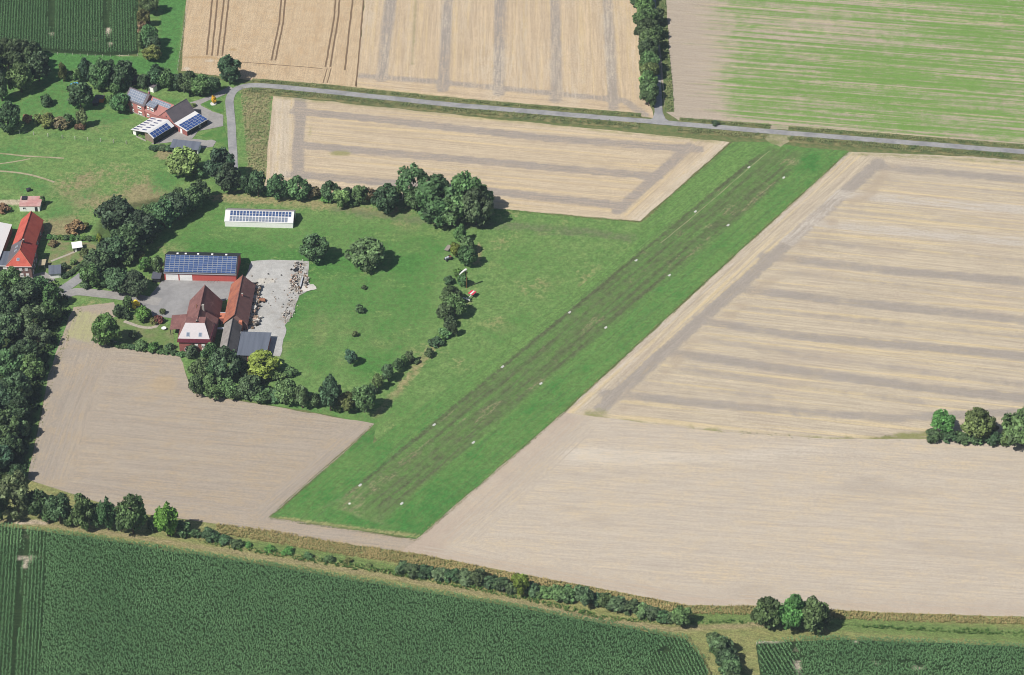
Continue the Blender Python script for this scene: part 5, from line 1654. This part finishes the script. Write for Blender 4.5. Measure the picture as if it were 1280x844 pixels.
def marker(px, py, label, first=[None]):
    g = G(px, py)
    if first[0] is None:
        r = empty('runway_marker', (g[0], g[1], .1), sang)
        slab('board', [(-.62, -.4, .02), (.62, -.4, .02), (.62, 0, .38), (-.62, 0, .38)], .04, M_MARK, r)
        slab('board', [(.62, .4, .02), (-.62, .4, .02), (-.62, .003, .38), (.62, .003, .38)], .04, M_MARK, r)
        mesh('end_board', [(-.58, -.36, 0), (-.58, .36, 0), (-.58, 0, .34)], [(2, 1, 0)], M_MARK, r)
        mesh('end_board', [(.58, -.36, 0), (.58, .36, 0), (.58, 0, .34)], [(0, 1, 2)], M_MARK, r)
        first[0] = r
    else:
        r = first[0].copy()
        COL.objects.link(r)
        r.location = (g[0], g[1], .1)
        for c_ in first[0].children:
            k = c_.copy()
            COL.objects.link(k)
            k.parent = r
    tag(r, label, 'runway marker', 'white markers along the airstrip')


for i, q in enumerate(MK_L):
    marker(*q, f'white runway marker on the left edge of the airstrip, {ORD[i]} from the near end')
for i, q in enumerate(MK_R):
    marker(*q, f'white runway marker on the right edge of the airstrip, {ORD[i]} from the near end')
g = G(437, 630)
t = tag(empty('threshold_plate', (g[0], g[1], .1), sang), 'smallest pale plate inside the near end of the airstrip', 'marker')
box('plate', -.4, .4, -.3, .3, 0, .12, M_MARK, t)
g = G(720, 302)

# windsock
g = G(583, 360.5)
t = tag(empty('windsock', (g[0], g[1], 0)), 'white windsock on a thin orange mast beside the orchard row', 'windsock')
HM = 8.6
mesh('mast', *bar((0, 0, 0), (0, 0, HM), .07, 8), simple('orange_mast', C(206, 142, 96), .6, .05), t)
mesh('hoop', *bar((-.4, 0, HM), (.4, 0, HM), .04, 6), M_ALU, t)
V, F = [], []
N_ = 12
pts = [((.15, .1, HM - .1), .42), ((-.7, -.5, HM - .25), .38), ((-1.6, -1.0, HM - .75), .3), ((-2.4, -1.3, HM - 1.5), .2)]
dd = Vector((-.84, -.45, -.3)).normalized()
uu = dd.cross(Vector((0, 0, 1))).normalized()
vv = dd.cross(uu)
for q, r in pts:
    for k in range(N_):
        a = 2 * math.pi * k / N_
        V.append(tuple(Vector(q) + uu * math.cos(a) * r + vv * math.sin(a) * r))
for j in range(3):
    for k in range(N_):
        F.append((j * N_ + k, j * N_ + (k + 1) % N_, (j + 1) * N_ + (k + 1) % N_, (j + 1) * N_ + k))
mesh('sock', V, F, M_MARK, t, smooth=True)

# small aircraft parked with its front under the trees
ng = G(588, 369)
ac = tag(empty('light_aircraft', (ng[0], ng[1], 0), 0), 'parked light aircraft with white tail boom and red white wing', 'aircraft')
M_AR = simple('red_fabric', C(214, 70, 84), .5, .05, 1.0)
A_ = Vector((*(G(583.4, 374.5, 1.0) - ng), 1.0))          # tail
B_ = Vector((*(G(592.5, 366.5, 1.2) - ng), 1.2))        # wing root
dirn = (B_ - A_).normalized()
side = Vector((-dirn.y, dirn.x, 0)).normalized()


def loft(name, secs, mat, parent, n=10):
    V, F = [], []
    for (q, ru, rv, d) in secs:
        u = Vector((-d.y, d.x, 0)).normalized()
        v = d.cross(u)
        for k in range(n):
            a = 2 * math.pi * k / n
            V.append(tuple(Vector(q) + u * math.cos(a) * ru + v * math.sin(a) * rv))
    for j in range(len(secs) - 1):
        for k in range(n):
            F.append((j * n + k, j * n + (k + 1) % n, (j + 1) * n + (k + 1) % n, (j + 1) * n + k))
    F.append(tuple(range(n))[::-1])
    F.append(tuple(range((len(secs) - 1) * n, len(secs) * n)))
    return mesh(name, V, F, mat, parent, smooth=True)


loft('fuselage', [(A_ - dirn * .3, .06, .1, dirn), (A_ + dirn * .6, .14, .2, dirn), (A_.lerp(B_, .6), .2, .28, dirn), (B_ - dirn * .3, .34, .42, dirn), (B_ + dirn * .4, .42, .5, dirn), (B_ + dirn * .9, .34, .38, dirn), (B_ + dirn * 1.25, .12, .14, dirn)], M_MARK, ac)
ts = Vector((-.82, .57, 0)).normalized()
V0 = A_ + Vector((0, 0, .25))
slab('tailplane', [V0 + ts * 1.75 - dirn * .22, V0 - ts * 1.5 - dirn * .22, V0 - ts * 1.4 + dirn * .28, V0 + ts * 1.6 + dirn * .28], .07, M_MARK, ac)
slab('fin', [A_ - dirn * .3 + side * .02, A_ + dirn * .5 + side * .02, A_ + dirn * .1 + Vector((0, 0, 1.1)), A_ - dirn * .35 + Vector((0, 0, 1.1))], .04, M_MARK, ac)
# short inner wing, red with a white diagonal band in the middle
wc = Vector((*(G(590.2, 365.8, 1.9) - ng), 1.9))
wd = dirn
ws = side
def wq(s, c): return wc + wd * s + ws * c
for nm, c0, c1, mt in (('wing_panel', -1.15, -.33, M_AR), ('wing_band', -.327, .327, M_MARK), ('wing_panel', .33, 1.15, M_AR)):
    slab(nm, [wq(-1.15, c0), wq(1.3, c0 * .9), wq(1.3, c1 * .9), wq(-1.15, c1)], .09, mt, ac)
for s_ in (-.5, .6):
    mesh('strut', *bar(B_ + dirn * .3 + side * .2, wq(s_, .5), .04), M_ALU, ac)
for off in (.75, -.75):
    w0 = B_ + dirn * .8 + side * off
    V, F = [], []
    for sgn in (-.08, .08):
        for k in range(12):
            a = 2 * math.pi * k / 12
            q = Vector((w0.x, w0.y, .25)) + side * sgn + dirn * math.cos(a) * .25 + Vector((0, 0, math.sin(a) * .25))
            V.append(tuple(q))
    F = [(k, (k + 1) % 12, 12 + (k + 1) % 12, 12 + k) for k in range(12)] + [tuple(range(12)), tuple(range(12, 24))]
    mesh('wheel', V, F, M_BLK, ac)
    mesh('wheel_leg', *bar((w0.x, w0.y, .25), B_ + dirn * .8 + side * off * .4, .05), M_ALU, ac)

# old farm machine at the head of the orchard row
g = G(560.5, 325)
t = tag(empty('farm_machine', (g[0], g[1], 0), .6), 'rusty dark farm machine with pale bonnet by the orchard row', 'machine')
box('chassis', -1.4, 1.4, -.45, .45, .55, .85, M_BLK, t)
box('bonnet', -1.3, .2, -.4, .4, .86, 1.45, M_ALU, t)
box('seat_box', .5, 1.2, -.5, .5, .86, 1.3, M_STEEL, t)
mesh('exhaust', *bar((-.9, 0, 1.45), (-.9, 0, 2.2), .05), M_BLK, t)


def wheel(par, x, y, r, w):
    V = []
    for sgn in (-w / 2, w / 2):
        for k in range(14):
            a = 2 * math.pi * k / 14
            V.append((x + math.cos(a) * r, y + sgn, r + math.sin(a) * r))
    F = [(k, (k + 1) % 14, 14 + (k + 1) % 14, 14 + k) for k in range(14)] + [tuple(range(14)), tuple(range(14, 28))]
    mesh('wheel', V, F, M_BLK, par)


for x, r in ((-1.0, .4), (.9, .7)):
    for y in (-.75, .75):
        wheel(t, x, y, r, .28)
g = G(560, 312)
t = tag(empty('drawbar_trailer', (g[0], g[1], 0), 1.2), 'weathered grey flat trailer behind the rusty farm machine', 'trailer')
box('bed', -1.8, 1.8, -.8, .8, .7, .9, simple('weathered_wood', C(150, 142, 132), .9, .2, 2), t)
for k in range(6):
    box('plank', -1.75 + k * .58, -1.2 + k * .58, -.78, .78, .902, .93, simple('weathered_plank', C(160, 150, 138), .9, .2, 2) if k == 0 else bpy.data.materials['weathered_plank'], t)
mesh('drawbar', *bar((1.8, 0, .6), (3.0, 0, .4), .06), M_BLK, t)
for x in (-.9, .9):
    for y in (-.9, .9):
        wheel(t, x, y, .35, .2)

# blue pool cover, hay bale, fences
g = G(93, 106.5)
t = tag(empty('paddling_pool', (g[0], g[1], 0), .5), 'bright blue covered pool on the grass by the copse', 'pool')
V, F = [], []
N_ = 14
for z_, r_ in ((0, 1.0), (.6, 1.05), (.62, .9), (.5, .0)):
    for k in range(N_):
        a = 2 * math.pi * k / N_
        V.append((math.cos(a) * r_ * 1.7, math.sin(a) * r_ * 1.1, z_))
mesh('rim', V[:2 * N_] + V[2 * N_:3 * N_], [(j * N_ + k, j * N_ + (k + 1) % N_, (j + 1) * N_ + (k + 1) % N_, (j + 1) * N_ + k) for j in range(2) for k in range(N_)], simple('pool_blue', C(70, 160, 220), .4, .05), t)
mesh('cover', [V[2 * N_ + k] for k in range(N_)] + [(0, 0, .5)], [(k, (k + 1) % N_, N_) for k in range(N_)], simple('pool_cover', C(120, 190, 232), .4, .08), t)
g = G(36, 239)
t = tag(empty('hay_bale', (g[0], g[1], 0), .4), 'lone black wrapped bale lying in the dry pasture', 'bale')
V = []
for sgn in (-.7, .7):
    for k in range(16):
        a = 2 * math.pi * k / 16
        V.append((sgn, math.cos(a) * .75, .72 + math.sin(a) * .75))
for sgn in (-.82, .82):
    for k in range(16):
        a = 2 * math.pi * k / 16
        V.append((sgn, math.cos(a) * .6, .72 + math.sin(a) * .6))
F = [(k, (k + 1) % 16, 16 + (k + 1) % 16, 16 + k) for k in range(16)] + [(32 + k, 32 + (k + 1) % 16, (k + 1) % 16, k) for k in range(16)] + [(16 + k, 16 + (k + 1) % 16, 48 + (k + 1) % 16, 48 + k) for k in range(16)]
mesh('wrap', V, F, M_BLK, t, smooth=True)
mesh('bale_end', [V[32 + k] for k in range(16)], [tuple(range(16))], M_BLK, t)
mesh('bale_end', [V[48 + k] for k in range(16)], [tuple(range(15, -1, -1))], M_BLK, t)

M_POST = simple('pale_post', C(206, 204, 188), .8, .1, 2.0)
M_WIRE = simple('fence_wire', C(140, 140, 136), .5, .05)


def fence(label, pts, step, h=1.2, r=.11, mat=None):
    L = resample(GP(pts), step, 0, False)
    o = L[0]
    root = tag(empty('post_fence', (o[0], o[1], 0)), label, 'fence')
    me = None
    for q in L:
        if me is None:
            V, F = bar((0, 0, 0), (0, 0, h), r, 6)
            p0 = mesh('post', V, F, mat or M_POST, root)
            me = p0
            p0.location = (q[0] - o[0], q[1] - o[1], 0)
        else:
            copyob(me, root, (q[0] - o[0], q[1] - o[1], 0))
    for z in (.5, h - .12):
        V, F = [], []
        for a, b_ in zip(L[:-1], L[1:]):
            v_, f_ = bar((a[0] - o[0], a[1] - o[1], z), (b_[0] - o[0], b_[1] - o[1], z), .012, 3)
            k = len(V)
            V += v_
            F += [tuple(i + k for i in f) for f in f_]
        mesh('wire', V, F, M_WIRE, root)


fence('pasture fence of ten pale posts below the brushy thicket', [(24.5, 167), (78, 173), (158, 180)], 4.95, 1.5, .16)
fence('long post fence between upper maize and the grass strip', [(44, 67), (138, 71.5), (172, 70)], 3.0, 1.1, .1)
fence('pale post fence between the grass strip and the wheat', [(222, 88), (238, -20)], 3.2, 1.1, .12)

# scrap heaps on the concrete yard, and the pieces that stand out
M_SC = [simple(f'scrap_{n_}', C(*c_), .85, .15, 2.0) for n_, c_ in (('pale', (214, 208, 198)), ('stone', (170, 160, 148)), ('dark', (64, 62, 62)), ('pink', (206, 172, 152)), ('wood', (142, 120, 98)))]


def heap(label, cells, seed):
    r = random.Random(seed)
    V, F, MI = [], [], []
    for (px, py, spx, spy, n_, size) in cells:
        for _ in range(n_):
            g = G(r.gauss(px, spx), r.gauss(py, spy))
            w, d, h = (size * r.uniform(.3, 1.1) for _ in range(3))
            h *= .8
            a = r.uniform(0, 3.14)
            z0 = .16 + abs(r.gauss(0, .25)) * (size > .5)
            k = len(V)
            tilt = r.uniform(-.25, .25)
            for zz in (0, h):
                for sx, sy in ((-1, -1), (1, -1), (1, 1), (-1, 1)):
                    x, y = sx * w * .6, sy * d * .6
                    V.append((g[0] + x * math.cos(a) - y * math.sin(a), g[1] + x * math.sin(a) + y * math.cos(a), z0 + zz + x * tilt + .1))
            mi = r.choice([0, 0, 1, 1, 2, 3, 4])
            for f in [(3, 2, 1, 0), (4, 5, 6, 7), (0, 1, 5, 4), (1, 2, 6, 5), (2, 3, 7, 6), (3, 0, 4, 7)]:
                F.append(tuple(i + k for i in f))
                MI.append(mi)
    o = mesh('scrap_heap', V, F, None, None, M_SC, MI)
    tag(o, label, 'scrap heap', None, 'stuff')


heap('jumble of pale and dark scrap along the stable wall', [(320, 362, 2.2, 3, 30, 1.3), (318, 373, 2.2, 4, 40, 1.3), (316, 386, 2.2, 4, 40, 1.4), (314, 398, 3, 4, 40, 1.2), (323, 364, 1.5, 3, 14, 1.2), (321, 402, 2, 3, 20, 1.2)], 4)
heap('pale rubble and pink stone piles at yard edge', [(368, 350, 2.5, 3, 40, .6), (367, 358, 2.5, 2.5, 40, .6), (371, 364, 3, 2.5, 30, .6), (377, 340, 3, 5, 24, .5), (382, 352, 1.5, 5, 20, .7), (364, 382, 4, 8, 40, .35), (358, 396, 3, 5, 30, .45), (372, 332, 4, 3, 16, .6), (340, 352, 8, 6, 10, .4), (345, 375, 9, 10, 14, .35)], 5)
g = G(371, 339)
t = tag(empty('bush_heap', (g[0], g[1], .15)), 'round dark tyre pile on the pale rubble at yard edge', 'tyre pile')
for k in range(5):
    a = k * 1.256
    V, F = [], []
    n1, n2 = 12, 6
    for i in range(n1):
        for j in range(n2):
            th, ph = 2 * math.pi * i / n1, 2 * math.pi * j / n2
            rr = .5 + .18 * math.cos(ph)
            V.append((rr * math.cos(th), rr * math.sin(th), .18 + .18 * math.sin(ph)))
    F = [(i * n2 + j, ((i + 1) % n1) * n2 + j, ((i + 1) % n1) * n2 + (j + 1) % n2, i * n2 + (j + 1) % n2) for i in range(n1) for j in range(n2)]
    o = mesh('tyre', V, F, M_BLK, t, smooth=True)
    o.location = (math.cos(a) * .75, math.sin(a) * .75, (k % 2) * .36) if k < 4 else (0, 0, .5)
t.name = 'tyre_pile'
g = G(328, 377)
t = tag(empty('log_trailer', (g[0], g[1], .15), -.2), 'small trailer of rusty brown scrap alone on concrete yard', 'trailer')
box('bed', -1.4, 1.4, -.8, .8, .5, .65, M_STEEL, t)
for k in range(5):
    mesh('log', *bar((-1.2 + .1 * k, -.6 + k * .3, .82 + (k % 2) * .2), (1.2 - .1 * k, -.6 + k * .3, .82 + (k % 2) * .2), .17, 7), simple('log_wood', C(168, 118, 92), .9, .2, 2) if k == 0 else bpy.data.materials['log_wood'], t)
for x in (-.8, .8):
    for y in (-.85, .85):
        wheel(t, x, y, .3, .18)
g = G(377, 354)
t = tag(empty('steel_girder', (g[0], g[1], .2), 1.5), 'long dark upright steel girder lying at the yard rubble', 'girder')
box('web', -3.5, 3.5, -.06, .06, .12, .5, M_BLK, t)
box('flange', -3.5, 3.5, -.22, .22, .0, .118, M_BLK, t)
box('flange', -3.5, 3.5, -.22, .22, .502, .62, M_ALU, t)
g = G(384, 361)
t = tag(empty('tarpaulin', (g[0], g[1], .16), .4), 'pale tarpaulin spread over a heap beyond the yard edge', 'tarpaulin')
V, F = [], []
for i in range(7):
    for j in range(5):
        V.append((i - 3 + .2 * math.sin(j), (j - 2) * .9, .08 + .3 * math.exp(-((i - 3) ** 2 + (j - 2) ** 2) / 3) + .06 * math.sin(i * 2.1 + j * 1.3)))
F = [(i * 5 + j, (i + 1) * 5 + j, (i + 1) * 5 + j + 1, i * 5 + j + 1) for i in range(6) for j in range(4)]
mesh('sheet', V, F, M_SC[0], t, smooth=True)
g = G(205, 412.5)
t = tag(empty('garden_table', (g[0], g[1], .15)), 'white garden table set on the garden path left of farmhouse', 'table')
V, F = bar((0, 0, .7), (0, 0, .76), .9, 14)
mesh('table_top', V, F, M_WHITE, t)
mesh('leg', *bar((0, 0, 0), (0, 0, .7), .08, 8), M_ALU, t)
g = G(267, 130.5)
t = tag(empty('flower_ring', (g[0], g[1], .16)), 'white stone ring round the tiny yellow lawn tree', 'planter')
V, F = [], []
for z_, r_ in ((0, 1.3), (.35, 1.3), (.35, 1.0), (0, 1.0)):
    for k in range(16):
        V.append((math.cos(k * math.pi / 8) * r_, math.sin(k * math.pi / 8) * r_, z_))
F = [(j * 16 + k, j * 16 + (k + 1) % 16, (j + 1) * 16 + (k + 1) % 16, (j + 1) * 16 + k) for j in range(3) for k in range(16)]
mesh('ring', V, F, M_MARK, t)
mesh('soil', [(math.cos(k * math.pi / 8) * 1.0, math.sin(k * math.pi / 8) * 1.0, .25) for k in range(16)], [tuple(range(16))], M_MARK, t)

# ------------------------------------------------------------------ summer haze: one closed box round camera and scene
hm = bpy.data.materials.new('haze')
hm.use_nodes = True
ht = hm.node_tree
ht.nodes.clear()
hv = ht.nodes.new('ShaderNodeVolumePrincipled')
hv.inputs['Color'].default_value = (.72, .84, 1.0, 1)
hv.inputs['Density'].default_value = HAZE_DENSITY
ho = ht.nodes.new('ShaderNodeOutputMaterial')
ht.links.new(hv.outputs[0], ho.inputs['Volume'])
hz = box('haze', -6100, 6100, -6100, 7100, -1.0, CAMH + 20, hm)
hz['kind'] = 'stuff'
hz['label'] = 'thin summer haze in the air over the fields'
